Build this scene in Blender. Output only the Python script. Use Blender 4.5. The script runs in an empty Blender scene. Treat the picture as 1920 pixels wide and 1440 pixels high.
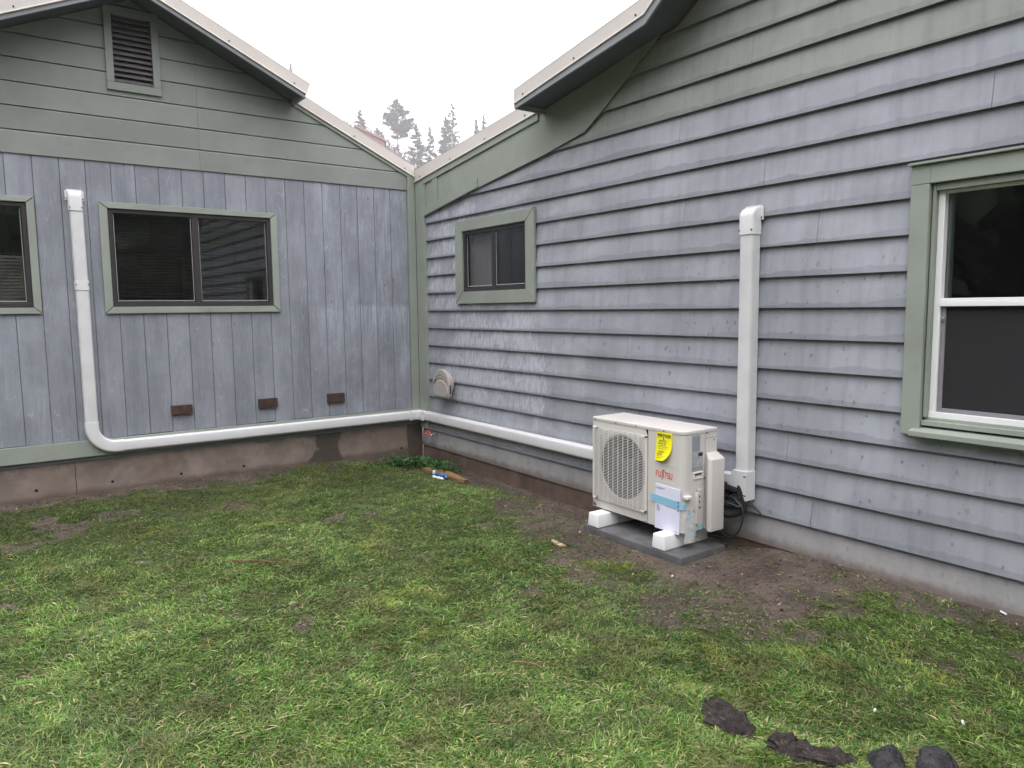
import bpy, bmesh, math, random
import numpy as np
from mathutils import Vector, Matrix
R_ = math.radians
random.seed(7)
S = bpy.context.scene
COL = S.collection

# ------------------------------------------------------------------ camera, sky, sun, exposure
cam_d = bpy.data.cameras.new('camera'); cam = bpy.data.objects.new('camera', cam_d); COL.objects.link(cam)
S.camera = cam
cam_d.sensor_width = 36.0; cam_d.lens = 36.0 * 0.71268
cam_d.clip_start = 0.05; cam_d.clip_end = 3000
yaw, pit, rol = R_(35.7919), R_(5.8975), R_(-0.6282)
fw = Vector((math.sin(yaw)*math.cos(pit), math.cos(yaw)*math.cos(pit), -math.sin(pit)))
r0 = Vector((math.cos(yaw), -math.sin(yaw), 0)); u0 = r0.cross(fw)
r1 = math.cos(rol)*r0 + math.sin(rol)*u0; u1 = -math.sin(rol)*r0 + math.cos(rol)*u0
M = Matrix((( r1.x, u1.x, -fw.x, -3.744), (r1.y, u1.y, -fw.y, -6.866), (r1.z, u1.z, -fw.z, 1.49), (0, 0, 0, 1)))
cam.matrix_world = M

W = bpy.data.worlds.new('World'); S.world = W; W.use_nodes = True
nt = W.node_tree; nt.nodes.clear()
SUN_EL, SUN_AZ = 55.0, 215.0      # compass azimuth of the veiled sun (from +y towards +x)
sky = nt.nodes.new('ShaderNodeTexSky'); sky.sky_type = 'NISHITA'; sky.sun_disc = False
sky.sun_elevation = R_(SUN_EL); sky.sun_rotation = R_(SUN_AZ); sky.air_density = 1.0; sky.dust_density = 4.0
hs = nt.nodes.new('ShaderNodeHueSaturation'); hs.inputs['Saturation'].default_value = 0.12
nt.links.new(sky.outputs[0], hs.inputs['Color'])
# cloud deck: the CIE overcast sky, three times as bright overhead as at the horizon
tc = nt.nodes.new('ShaderNodeTexCoord'); sx = nt.nodes.new('ShaderNodeSeparateXYZ'); nt.links.new(tc.outputs['Generated'], sx.inputs[0])
mr = nt.nodes.new('ShaderNodeMapRange'); mr.inputs['From Min'].default_value = 0; mr.inputs['From Max'].default_value = 1
mr.inputs['To Min'].default_value = 11.0; mr.inputs['To Max'].default_value = 33.0; nt.links.new(sx.outputs['Z'], mr.inputs['Value'])
cc = nt.nodes.new('ShaderNodeMix'); cc.data_type = 'RGBA'; cc.blend_type = 'MULTIPLY'; cc.inputs['Factor'].default_value = 1.0
nt.links.new(mr.outputs[0], cc.inputs['A']); cc.inputs['B'].default_value = (0.99, 0.965, 1.0, 1)
mx = nt.nodes.new('ShaderNodeMix'); mx.data_type = 'RGBA'; mx.inputs['Factor'].default_value = 0.9
nt.links.new(hs.outputs[0], mx.inputs['A']); nt.links.new(cc.outputs['Result'], mx.inputs['B'])
bg = nt.nodes.new('ShaderNodeBackground'); bg.inputs['Strength'].default_value = 0.085
nt.links.new(mx.outputs['Result'], bg.inputs['Color'])
wo = nt.nodes.new('ShaderNodeOutputWorld'); nt.links.new(bg.outputs[0], wo.inputs['Surface'])

sun_d = bpy.data.lights.new('sun', 'SUN'); sun_d.energy = 0.6; sun_d.angle = R_(40); sun_d.color = (1, 0.97, 0.93)
sun = bpy.data.objects.new('sun', sun_d); COL.objects.link(sun)
sd = Vector((math.sin(R_(SUN_AZ))*math.cos(R_(SUN_EL)), math.cos(R_(SUN_AZ))*math.cos(R_(SUN_EL)), math.sin(R_(SUN_EL))))
sun.rotation_euler = sd.to_track_quat('Z', 'Y').to_euler(); sun.location = (0, 0, 50)
S.view_settings.view_transform = 'Standard'; S.view_settings.look = 'None'
S.view_settings.exposure = 0.75; S.view_settings.gamma = 1.0; S.view_settings.use_curve_mapping = False
S.render.engine = 'CYCLES'
S.cycles.volume_bounces = 1; S.cycles.max_bounces = 6; S.cycles.transparent_max_bounces = 12
S.cycles.use_denoising = True

# ------------------------------------------------------------------ node helpers
def new_mat(name, rough=0.7, spec=0.3):
    m = bpy.data.materials.new(name); m.use_nodes = True
    b = m.node_tree.nodes['Principled BSDF']; b.inputs['Roughness'].default_value = rough
    b.inputs['Specular IOR Level'].default_value = spec
    return m, m.node_tree, b
class G:
    """small helper to write shader graphs"""
    def __init__(s, nt): s.nt = nt; s.geo = None
    def n(s, t, **k):
        x = s.nt.nodes.new(t)
        for a, v in k.items(): setattr(x, a, v)
        return x
    def l(s, a, b): s.nt.links.new(a, b)
    def put(s, sock, v):
        if hasattr(v, 'is_output') or isinstance(v, bpy.types.NodeSocket): s.l(v, sock)
        elif isinstance(v, (tuple, list)) and len(v) == 3 and sock.type == 'RGBA': sock.default_value = (*v, 1)
        else: sock.default_value = v
    def pos(s):
        if s.geo is None: s.geo = s.n('ShaderNodeNewGeometry')
        return s.geo.outputs['Position']
    def xyz(s, v=None):
        x = s.n('ShaderNodeSeparateXYZ'); s.l(v or s.pos(), x.inputs[0]); return x.outputs
    def comb(s, x, y, z):
        c = s.n('ShaderNodeCombineXYZ')
        for i, v in enumerate((x, y, z)): s.put(c.inputs[i], v)
        return c.outputs[0]
    def m(s, op, a, b=0.0, c=None, clamp=False):
        x = s.n('ShaderNodeMath', operation=op); x.use_clamp = clamp
        s.put(x.inputs[0], a); s.put(x.inputs[1], b)
        if c is not None: s.put(x.inputs[2], c)
        return x.outputs[0]
    def scale(s, v, sc):
        x = s.n('ShaderNodeVectorMath', operation='MULTIPLY'); s.l(v, x.inputs[0]); x.inputs[1].default_value = sc; return x.outputs[0]
    def vadd(s, a, b):
        x = s.n('ShaderNodeVectorMath', operation='ADD'); s.l(a, x.inputs[0]); s.put(x.inputs[1], b); return x.outputs[0]
    def noise(s, v=None, scale=5.0, detail=3.0, rough=0.55, sc=None, dist=0.0):
        v = v or s.pos()
        if sc: v = s.scale(v, sc)
        x = s.n('ShaderNodeTexNoise'); s.l(v, x.inputs['Vector']); x.inputs['Scale'].default_value = scale
        x.inputs['Detail'].default_value = detail; x.inputs['Roughness'].default_value = rough; x.inputs['Distortion'].default_value = dist
        return x.outputs['Fac']
    def ramp(s, f, a, b, lo=0.0, hi=1.0, smooth=True):
        x = s.n('ShaderNodeMapRange'); x.interpolation_type = 'SMOOTHSTEP' if smooth else 'LINEAR'
        s.put(x.inputs['Value'], f); x.inputs['From Min'].default_value = a; x.inputs['From Max'].default_value = b
        x.inputs['To Min'].default_value = lo; x.inputs['To Max'].default_value = hi; return x.outputs['Result']
    def mix(s, f, a, b, mode='MIX'):
        x = s.n('ShaderNodeMix'); x.data_type = 'RGBA'; x.blend_type = mode
        s.put(x.inputs['Factor'], f); s.put(x.inputs['A'], a); s.put(x.inputs['B'], b); return x.outputs['Result']
    def bump(s, h, strength, dist, b):
        x = s.n('ShaderNodeBump'); s.put(x.inputs['Height'], h); x.inputs['Strength'].default_value = strength
        x.inputs['Distance'].default_value = dist; s.l(x.outputs[0], b.inputs['Normal'])
    def rnd(s):
        x = s.n('ShaderNodeObjectInfo'); return x.outputs['Random']
    def grey(s, f): # value -> colour multiplier
        return f
def tint(g, col, f):  # multiply a colour by a scalar socket
    x = g.n('ShaderNodeVectorMath', operation='SCALE'); g.put(x.inputs[0], tuple(col)) if not isinstance(col, bpy.types.NodeSocket) else g.l(col, x.inputs[0])
    g.put(x.inputs['Scale'], f); return x.outputs[0]

MT = {}
def simple(name, col, rough=0.5, spec=0.4, var=0.06, vs=6.0, bump=0.0, metal=0.0):
    m, t, b = new_mat(name, rough, spec); g = G(t)
    f = g.ramp(g.noise(scale=vs, detail=4), 0.3, 0.7, 1-var, 1+var)
    g.l(tint(g, col, f), b.inputs['Base Color']); b.inputs['Metallic'].default_value = metal
    if bump: g.bump(g.noise(scale=vs*12, detail=3), bump, 0.002, b)
    MT[name] = m; return m

LAP_Z0, LAP_E = 2.723, 0.17795
def mat_lap(name, light, dark, spots=True):
    """painted lap siding: wavy darker weathering above each lower edge, chalky bloom, water spots"""
    m, t, b = new_mat(name, 0.6, 0.28); g = G(t); x, y, z = g.xyz()[:3]
    tt = g.m('FRACT', g.m('DIVIDE', g.m('ADD', z, -LAP_Z0 + 40*LAP_E), LAP_E))
    course = g.m('FLOOR', g.m('DIVIDE', g.m('ADD', z, -LAP_Z0 + 40*LAP_E), LAP_E))
    pv = g.comb(course, y, 0.0)
    n1 = g.noise(g.comb(g.m('MULTIPLY', course, 3.7), g.m('MULTIPLY', y, 1.1), 0.0), 1.0, 5, 0.6)
    n2 = g.noise(g.comb(g.m('MULTIPLY', course, 7.3), g.m('MULTIPLY', y, 14.0), g.m('MULTIPLY', z, 3.0)), 1.0, 4, 0.6)
    edge = g.m('ADD', g.m('MULTIPLY_ADD', n1, 0.75, -0.2), g.m('MULTIPLY_ADD', n2, 0.16, -0.08))
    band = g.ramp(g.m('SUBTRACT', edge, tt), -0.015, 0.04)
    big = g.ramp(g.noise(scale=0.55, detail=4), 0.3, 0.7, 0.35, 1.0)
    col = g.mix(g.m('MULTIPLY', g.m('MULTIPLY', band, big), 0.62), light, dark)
    # run-off streaks, then darker towards the top of each board
    st = g.ramp(g.noise(sc=(1, 9, 1.1), scale=1.6, detail=5, rough=0.65), 0.42, 0.75)
    col = g.mix(g.m('MULTIPLY', st, 0.42), col, dark)
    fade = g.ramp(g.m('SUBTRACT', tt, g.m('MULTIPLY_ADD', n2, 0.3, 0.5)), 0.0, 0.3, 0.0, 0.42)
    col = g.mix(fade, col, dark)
    cloud = g.m('MULTIPLY', g.ramp(g.noise(scale=1.9, detail=6, rough=0.65), 0.25, 0.75, 0.82, 1.1), g.ramp(g.noise(scale=0.5, detail=2), 0.3, 0.7, 0.88, 1.08))
    col = tint(g, col, cloud)
    if spots:
        # chalky white bloom with ragged drips near the corner window
        reg = g.m('MULTIPLY', g.ramp(g.m('ABSOLUTE', g.m('ADD', y, 1.35)), 0.55, 1.35, 1, 0), g.ramp(g.m('ABSOLUTE', g.m('ADD', z, -1.02)), 0.3, 0.75, 1, 0))
        reg2 = g.m('MULTIPLY', g.ramp(g.m('ABSOLUTE', g.m('ADD', y, 0.7)), 0.3, 1.0, 0.8, 0), g.ramp(g.m('ABSOLUTE', g.m('ADD', z, -1.9)), 0.5, 0.8, 1, 0))
        reg = g.m('MAXIMUM', reg, reg2)
        nb = g.noise(sc=(1, 2.2, 1.3), scale=1.5, detail=2)
        drip = g.noise(sc=(1, 46, 15), scale=1.0, detail=2, rough=0.5)
        k = g.m('ADD', g.m('ADD', g.m('MULTIPLY', nb, 0.9), g.m('MULTIPLY', reg, 0.55)), g.m('MULTIPLY', tt, -0.12))
        soft = g.m('MULTIPLY', g.ramp(g.m('ABSOLUTE', g.m('ADD', y, 1.5)), 0.6, 2.2, 1, 0), g.ramp(g.noise(sc=(1, 1.2, 2.2), scale=1.7, detail=6, rough=0.68), 0.44, 0.66))
        col = g.mix(g.m('MULTIPLY', soft, g.ramp(tt, 0.1, 0.4, 0.0, 0.5)), col, (0.44, 0.455, 0.50))
        patch = g.ramp(g.m('ADD', k, g.m('MULTIPLY_ADD', drip, 0.5, -0.25)), 0.76, 0.90)
        holes = g.ramp(g.noise(sc=(1, 30, 10), scale=1.0, detail=4, rough=0.65), 0.42, 0.60, 1.0, 0.2)
        tt_ok = g.ramp(tt, 0.06, 0.12)
        wf = g.m('MULTIPLY', g.m('MULTIPLY', patch, holes), g.m('MULTIPLY', tt_ok, 0.62))
        col = g.mix(wf, col, (0.52, 0.545, 0.61))
        # round water spots, thick towards the bottom
        wob = g.n('ShaderNodeTexNoise'); g.l(g.pos(), wob.inputs['Vector']); wob.inputs['Scale'].default_value = 45; wob.inputs['Detail'].default_value = 2
        clus = g.m('ADD', g.m('MULTIPLY_ADD', g.noise(scale=2.6, detail=3), 1.6, -0.55), g.m('MULTIPLY', g.ramp(z, 0.2, 2.1, 0.42, 0.0, False), g.ramp(tt, 0.12, 0.8, 1.0, 0.5)))
        for (sy_, sz_, rad, amt) in ((17.0, 12.0, 0.19, 0.85), (31.0, 17.0, 0.21, 0.8)):
            dv = g.n('ShaderNodeVectorMath', operation='MULTIPLY_ADD'); g.l(wob.outputs['Color'], dv.inputs[0]); dv.inputs[1].default_value = (0, 0.5, 0.6); g.l(g.scale(g.pos(), (0.0, sy_, sz_)), dv.inputs[2])
            vo = g.n('ShaderNodeTexVoronoi'); g.l(dv.outputs[0], vo.inputs['Vector']); vo.inputs['Scale'].default_value = 1.0
            cr = g.n('ShaderNodeSeparateColor'); g.l(vo.outputs['Color'], cr.inputs[0])
            lim = g.m('MULTIPLY_ADD', cr.outputs[1], rad*0.8, rad*0.5)
            sp = g.ramp(g.m('SUBTRACT', lim, vo.outputs['Distance']), 0.0, 0.06)
            pick = g.m('LESS_THAN', cr.outputs[0], clus)
            yf = g.m('MULTIPLY', g.ramp(y, -3.4, -1.8, 1, 0.25), g.ramp(z, 1.4, 2.1, 1.0, 0.1))
            col = g.mix(g.m('MULTIPLY', g.m('MULTIPLY', g.m('MULTIPLY', sp, pick), yf), g.m('MULTIPLY', cr.outputs[2], amt)), col, tuple(c*0.74 for c in dark))
        # bottom course is dirtier and warmer
        low = g.ramp(g.m('ADD', z, g.m('MULTIPLY_ADD', g.noise(scale=3.0, detail=3), 0.1, -0.05)), 0.19, 0.24, 0.6, 0.0)
        lc = tint(g, (0.30, 0.285, 0.262), g.ramp(g.noise(scale=4.0, detail=7, rough=0.7), 0.3, 0.7, 0.72, 1.12))
        col = g.mix(low, col, lc)
        col = g.mix(g.ramp(g.m('ADD', z, g.m('MULTIPLY_ADD', g.noise(scale=9, detail=5, rough=0.7), 0.12, -0.06)), 0.06, 0.13, 0.75, 0.0), col, (0.12, 0.09, 0.072))
    lap_shade = g.ramp(tt, 0.0, 0.03, 0.88, 1.0)  # lap shadow painted into the colour along each board's lower edge
    col = tint(g, col, lap_shade)
    g.l(col, b.inputs['Base Color'])
    g.bump(g.noise(sc=(1, 1.2, 9), scale=14, detail=5, rough=0.7), 0.25, 0.003, b)
    MT[name] = m
mat_lap('lap_grey', (0.318, 0.335, 0.375), (0.180, 0.184, 0.220))
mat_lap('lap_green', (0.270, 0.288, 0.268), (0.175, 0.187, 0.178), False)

def mat_trim(name, col, dirt=(0.12, 0.13, 0.12), grain=True):
    m, t, b = new_mat(name, 0.55, 0.3); g = G(t)
    f = g.ramp(g.noise(scale=2.2, detail=5, rough=0.6), 0.3, 0.7, 0.9, 1.07)
    c = tint(g, col, f)
    d = g.ramp(g.noise(scale=5.0, detail=6, rough=0.7), 0.58, 0.78, 0.0, 0.4)
    c = g.mix(d, c, dirt)
    # scattered nail heads
    vo = g.n('ShaderNodeTexVoronoi'); g.l(g.scale(g.pos(), (7, 7, 5)), vo.inputs['Vector']); vo.inputs['Scale'].default_value = 1.0
    cr = g.n('ShaderNodeSeparateColor'); g.l(vo.outputs['Color'], cr.inputs[0])
    c = g.mix(g.m('MULTIPLY', g.ramp(vo.outputs['Distance'], 0.025, 0.04, 0.7, 0), g.m('LESS_THAN', cr.outputs[1], 0.4)), c, (0.04, 0.04, 0.04))
    rn = g.ramp(g.rnd(), 0, 1, 0.95, 1.05, False)
    g.l(tint(g, c, rn), b.inputs['Base Color'])
    g.bump(g.noise(scale=60, detail=3), 0.2, 0.0015, b)
    MT[name] = m
mat_trim('green_trim', (0.268, 0.300, 0.264))
mat_trim('green_board', (0.218, 0.238, 0.224))
mat_trim('dark_fascia', (0.27, 0.285, 0.31))
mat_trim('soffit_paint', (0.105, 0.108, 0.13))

def mat_vert():
    """blue-grey rough-sawn vertical boards: raised grain, chalking and worn arcs"""
    m, t, b = new_mat('vertical_board', 0.65, 0.25); g = G(t); x, y, z = g.xyz()[:3]
    rn = g.rnd(); off = g.comb(g.m('MULTIPLY', rn, 37.0), 0.0, g.m('MULTIPLY', rn, 91.0))
    p = g.vadd(g.pos(), off)
    stn = g.ramp(g.noise(p, sc=(9, 1, 3.0), scale=1.0, detail=6, rough=0.7), 0.6, 0.72)
    base = g.mix(g.ramp(g.noise(p, sc=(5, 1, 0.5), scale=1.0, detail=5, rough=0.65), 0.3, 0.7), (0.205, 0.219, 0.254), (0.265, 0.280, 0.320))
    fine = g.noise(p, sc=(60, 1, 2.2), scale=1.0, detail=4, rough=0.7)
    c = g.mix(g.ramp(fine, 0.55, 0.75, 0.0, 0.35), base, (0.38, 0.40, 0.46))
    c = g.mix(g.ramp(fine, 0.46, 0.25, 0.0, 0.55), c, (0.13, 0.14, 0.18))
    # cathedral grain contours, worn bright
    f0 = g.noise(p, sc=(4.2, 1, 0.55), scale=1.0, detail=1, rough=0.4)
    fr = g.m('PINGPONG', g.m('MULTIPLY', f0, 26.0), 0.5)
    line = g.ramp(fr, 0.40, 0.49)
    mk = g.m('MULTIPLY', g.ramp(g.noise(p, sc=(7, 1, 1.6), scale=1.0, detail=3), 0.46, 0.62), g.ramp(fine, 0.35, 0.55, 0.3, 1.0))
    c = g.mix(g.m('MULTIPLY', g.m('MULTIPLY', line, mk), 0.42), c, (0.42, 0.45, 0.51))
    # chalked patches towards the corner, horizontal tide mark
    ck = g.m('MULTIPLY', g.ramp(x, -1.5, -0.7), g.ramp(g.noise(sc=(3, 1, 1.2), scale=1.4, detail=5, rough=0.7), 0.45, 0.62))
    tide = g.ramp(g.m('ADD', z, g.m('MULTIPLY_ADD', g.noise(sc=(6, 1, 1), scale=1, detail=3), 0.16, -0.08)), 1.50, 1.56, 1.0, 0.0)
    tide2 = g.ramp(z, 1.0, 1.52, 0.0, 0.85)
    ck2 = g.m('MULTIPLY', g.m('MULTIPLY', tide, tide2), g.ramp(x, -1.15, -0.9))
    c = g.mix(g.m('MULTIPLY', g.m('MAXIMUM', g.m('MULTIPLY', ck, 0.45), g.m('MULTIPLY', ck2, 0.7)), g.ramp(fine, 0.38, 0.6)), c, (0.44, 0.47, 0.57))
    low = g.m('MULTIPLY', g.ramp(z, 0.45, 1.5, 0.55, 0.0), g.ramp(x, -1.7, -0.6))
    c = g.mix(g.m('MULTIPLY', low, g.ramp(g.noise(scale=3.0, detail=4), 0.35, 0.65)), c, (0.17, 0.175, 0.20))
    c = g.mix(g.m('MULTIPLY', stn, g.ramp(x, -1.6, -0.4, 0.1, 0.55)), c, (0.20, 0.17, 0.165))
    mot = g.noise(sc=(1.6, 1, 1.0), scale=2.2, detail=7, rough=0.72)
    c = tint(g, c, g.ramp(mot, 0.3, 0.7, 0.84, 1.14))
    fl = g.m('MULTIPLY', g.ramp(g.noise(p, sc=(38, 1, 11), scale=1.0, detail=4, rough=0.7), 0.60, 0.66), g.ramp(mot, 0.44, 0.6))
    c = g.mix(g.m('MULTIPLY', fl, 0.55), c, (0.43, 0.45, 0.50))
    kn = g.n('ShaderNodeTexVoronoi'); g.l(g.scale(p, (6, 1, 2.6)), kn.inputs['Vector']); kn.inputs['Scale'].default_value = 1.0
    c = g.mix(g.ramp(kn.outputs['Distance'], 0.03, 0.07, 0.55, 0), c, (0.11, 0.09, 0.085))
    g.l(tint(g, c, g.ramp(rn, 0, 1, 0.94, 1.05, False)), b.inputs['Base Color'])
    hgt = g.m('ADD', g.m('MULTIPLY', fine, 0.7), g.m('MULTIPLY', g.m('MULTIPLY', line, mk), 0.6))
    g.bump(hgt, 0.6, 0.003, b)
    MT['vertical_board'] = m
mat_vert()

def mat_concrete():
    m, t, b = new_mat('foundation_concrete', 0.8, 0.3); g = G(t); x, y, z = g.xyz()[:3]
    c = g.mix(g.ramp(g.noise(scale=1.6, detail=6, rough=0.62), 0.3, 0.7), (0.185, 0.145, 0.123), (0.285, 0.235, 0.205))
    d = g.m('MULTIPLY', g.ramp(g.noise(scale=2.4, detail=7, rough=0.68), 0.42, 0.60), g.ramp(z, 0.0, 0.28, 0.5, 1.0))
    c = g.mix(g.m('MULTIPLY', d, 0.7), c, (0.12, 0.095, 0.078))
    # damp patch; also darker beside the corner and along the top
    w = g.noise(sc=(3.2, 1, 2.0), scale=1.2, detail=4, rough=0.6)
    near = g.m('ABSOLUTE', g.m('ADD', x, 1.06)); half = g.m('MULTIPLY_ADD', g.m('ABSOLUTE', g.m('ADD', z, -0.13)), 0.55, 0.09)
    damp_dark = g.ramp(g.m('ADD', g.m('SUBTRACT', half, near), g.m('MULTIPLY_ADD', w, 0.34, -0.17)), -0.01, 0.015)
    near2 = g.ramp(g.m('ADD', g.m('ABSOLUTE', g.m('ADD', x, 0.05)), g.m('MULTIPLY_ADD', w, 0.1, -0.05)), 0.10, 0.115, 1, 0)
    band = g.ramp(g.m('ADD', z, g.m('MULTIPLY_ADD', w, -0.16, 0.08)), 0.265, 0.30)
    damp_dark = g.m('MAXIMUM', g.m('MAXIMUM', damp_dark, near2), g.m('MULTIPLY', band, 0.8))
    c = g.mix(g.m('MULTIPLY', damp_dark, 0.85), c, (0.055, 0.048, 0.042))
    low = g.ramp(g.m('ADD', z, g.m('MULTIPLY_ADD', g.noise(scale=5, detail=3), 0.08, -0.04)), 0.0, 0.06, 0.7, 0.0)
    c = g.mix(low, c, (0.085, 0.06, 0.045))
    g.l(c, b.inputs['Base Color'])
    g.l(g.ramp(damp_dark, 0, 1, 0.8, 0.45), b.inputs['Roughness'])
    g.bump(g.noise(scale=22, detail=6, rough=0.7), 0.5, 0.006, b)
    MT['foundation_concrete'] = m
mat_concrete()

def mat_soil():
    m, t, b = new_mat('soil', 0.85, 0.3); g = G(t)
    at = g.n('ShaderNodeAttribute'); at.attribute_name = 'bare'
    n = g.noise(scale=3.5, detail=8, rough=0.7); n2 = g.noise(scale=40, detail=5, rough=0.75)
    soil = g.mix(g.ramp(n, 0.32, 0.68), (0.068, 0.050, 0.042), (0.172, 0.132, 0.114))
    soil = g.mix(g.ramp(g.noise(scale=1.3, detail=4), 0.40, 0.56, 0.55, 0.0), soil, (0.055, 0.040, 0.033))
    soil = g.mix(g.ramp(n2, 0.5, 0.8, 0, 0.6), soil, (0.19, 0.15, 0.125))
    soil = g.mix(g.ramp(n2, 0.42, 0.25, 0, 0.6), soil, (0.035, 0.025, 0.02))
    moss = g.mix(g.ramp(g.noise(scale=18, detail=5), 0.35, 0.65), (0.030, 0.042, 0.012), (0.07, 0.095, 0.025))
    f = g.m('ADD', at.outputs['Fac'], g.m('MULTIPLY_ADD', g.noise(scale=14, detail=5, rough=0.7), 0.9, -0.45))
    g.l(g.mix(g.ramp(f, 0.3, 0.6), moss, soil), b.inputs['Base Color'])
    g.l(g.ramp(n, 0.3, 0.7, 0.6, 0.95), b.inputs['Roughness'])
    g.bump(g.m('ADD', g.m('MULTIPLY', g.noise(scale=25, detail=6, rough=0.75), 1.0), g.m('MULTIPLY', g.noise(scale=120, detail=3), 0.25)), 1.0, 0.03, b)
    MT['soil'] = m
mat_soil()

def mat_attr(name, attr='tone', rough=0.6, trans=0.25, spec=0.3):
    m, t, b = new_mat(name, rough, spec); g = G(t)
    at = g.n('ShaderNodeAttribute'); at.attribute_name = attr
    g.l(at.outputs['Color'], b.inputs['Base Color'])
    if trans:
        tr = g.n('ShaderNodeBsdfTranslucent'); g.l(at.outputs['Color'], tr.inputs['Color'])
        ms = g.n('ShaderNodeMixShader'); ms.inputs[0].default_value = trans
        g.l(b.outputs[0], ms.inputs[1]); g.l(tr.outputs[0], ms.inputs[2]); g.l(ms.outputs[0], t.nodes['Material Output'].inputs['Surface'])
    MT[name] = m
mat_attr('blade', trans=0.3, rough=0.5, spec=0.35)
mat_attr('foliage', trans=0.0, rough=0.8, spec=0.1)

def mat_glass(name, tintc=(0.9, 0.93, 0.93), refl=1.0):
    """window pane: see-through, with the sky's reflection"""
    m = bpy.data.materials.new(name); m.use_nodes = True; t = m.node_tree; t.nodes.clear(); g = G(t)
    o = g.n('ShaderNodeOutputMaterial'); tr = g.n('ShaderNodeBsdfTransparent'); tr.inputs[0].default_value = (*tintc, 1)
    gl = g.n('ShaderNodeBsdfGlossy'); gl.inputs['Roughness'].default_value = 0.02
    lw_ = g.n('ShaderNodeLayerWeight'); lw_.inputs[0].default_value = 0.5
    f_ = g.m('MULTIPLY_ADD', g.m('POWER', lw_.outputs['Facing'], 4.0), 0.35*refl, 0.055*refl)
    ms = g.n('ShaderNodeMixShader'); g.l(f_, ms.inputs[0]); g.l(tr.outputs[0], ms.inputs[1]); g.l(gl.outputs[0], ms.inputs[2])
    g.l(ms.outputs[0], o.inputs['Surface']); MT[name] = m
mat_glass('pane_glass', (0.74, 0.77, 0.78), 1.7)

def mat_alpha(name, col, alpha, rough=0.35, spec=0.5, crinkle=0):
    m, t, b = new_mat(name, rough, spec); g = G(t); b.inputs['Base Color'].default_value = (*col, 1); b.inputs['Alpha'].default_value = alpha
    if crinkle: g.bump(g.noise(scale=90, detail=3), 1.0, 0.004, b)
    MT[name] = m

simple('muddy_concrete', (0.115, 0.082, 0.066), 0.85, 0.2, 0.3, 4, 0.4)
simple('white_pvc', (0.66, 0.66, 0.68), 0.4, 0.45, 0.03, 3)
simple('pvc_scuffed', (0.60, 0.605, 0.62), 0.42, 0.45, 0.05, 7)
simple('condenser_paint', (0.60, 0.575, 0.55), 0.42, 0.4, 0.02, 3)
simple('condenser_shade', (0.57, 0.545, 0.52), 0.45, 0.4, 0.02, 3)
simple('grille_plastic', (0.72, 0.70, 0.68), 0.45, 0.4, 0.02, 3)
simple('inside_shade', (0.012, 0.012, 0.013), 0.7, 0.2)  # black that paints in the shade inside the fan opening
simple('dark_hole', (0.02, 0.02, 0.022), 0.8, 0.1)
simple('fan_plastic', (0.045, 0.047, 0.05), 0.5, 0.3)
simple('coil_fins', (0.03, 0.032, 0.035), 0.6, 0.3)
simple('cream_metal', (0.55, 0.515, 0.485), 0.4, 0.45, 0.04, 1.5)
simple('cream_lip_lit', (0.74, 0.71, 0.66), 0.4, 0.45, 0.02, 1.5)  # paler copy of the cream metal, sky light on the lip painted in
simple('screw_metal', (0.045, 0.042, 0.04), 0.5, 0.4)
simple('roof_metal', (0.12, 0.075, 0.06), 0.5, 0.4)
simple('bronze_frame', (0.035, 0.031, 0.034), 0.45, 0.4)
simple('vinyl_white', (0.78, 0.79, 0.80), 0.35, 0.5, 0.02)
simple('vinyl_grey', (0.22, 0.215, 0.24), 0.5, 0.4)
simple('thin_bead', (0.42, 0.41, 0.42), 0.5, 0.4)
simple('blind_slat', (0.085, 0.068, 0.058), 0.6, 0.2, 0.15, 3)
simple('blind_pale', (0.22, 0.18, 0.145), 0.5, 0.3, 0.15, 3)
simple('vent_slat', (0.115, 0.108, 0.115), 0.7, 0.2, 0.2, 8)
simple('curtain_cloth', (0.48, 0.38, 0.37), 0.9, 0.1, 0.12, 3)
simple('room_wall', (0.20, 0.20, 0.19), 0.9, 0.1)
simple('wall_core', (0.05, 0.05, 0.06), 0.9, 0.1)
simple('groove_paint', (0.16, 0.17, 0.20), 0.8, 0.15)
simple('red_wood', (0.062, 0.034, 0.029), 0.65, 0.3, 0.3, 25, 0.5)
simple('pad_concrete', (0.095, 0.095, 0.098), 0.75, 0.3, 0.2, 12, 0.6)
simple('taupe_plastic', (0.40, 0.365, 0.34), 0.5, 0.4, 0.03)
simple('taupe_dark', (0.17, 0.15, 0.14), 0.6, 0.3)
simple('red_handle', (0.55, 0.05, 0.04), 0.45, 0.4)
simple('brass', (0.42, 0.33, 0.18), 0.35, 0.5, 0.15, 30, metal=0.8)
simple('zinc', (0.45, 0.45, 0.46), 0.35, 0.5, metal=0.8)
simple('label_yellow', (0.93, 0.86, 0.01), 0.45, 0.3, 0.02)
simple('paper_white', (0.70, 0.71, 0.86), 0.55, 0.3, 0.02)
simple('ink_black', (0.03, 0.03, 0.03), 0.6, 0.2)
simple('ink_soft', (0.30, 0.29, 0.10), 0.6, 0.2)
simple('ink_grey', (0.28, 0.29, 0.33), 0.6, 0.2)
simple('ink_navy', (0.04, 0.06, 0.16), 0.6, 0.2)
simple('logo_red', (0.62, 0.07, 0.05), 0.5, 0.3)
simple('sticker_grey', (0.27, 0.29, 0.315), 0.4, 0.5, 0.05)
simple('sticker_light', (0.40, 0.42, 0.44), 0.4, 0.5, 0.15, 60)
simple('rubber_black', (0.014, 0.014, 0.015), 0.4, 0.5)
simple('foam_black', (0.012, 0.012, 0.013), 0.85, 0.3, 0.3, 60, 0.8)
simple('plank_wood', (0.23, 0.135, 0.065), 0.65, 0.3, 0.25, 30, 0.4)
simple('blue_film', (0.04, 0.10, 0.26), 0.3, 0.5)
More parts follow.
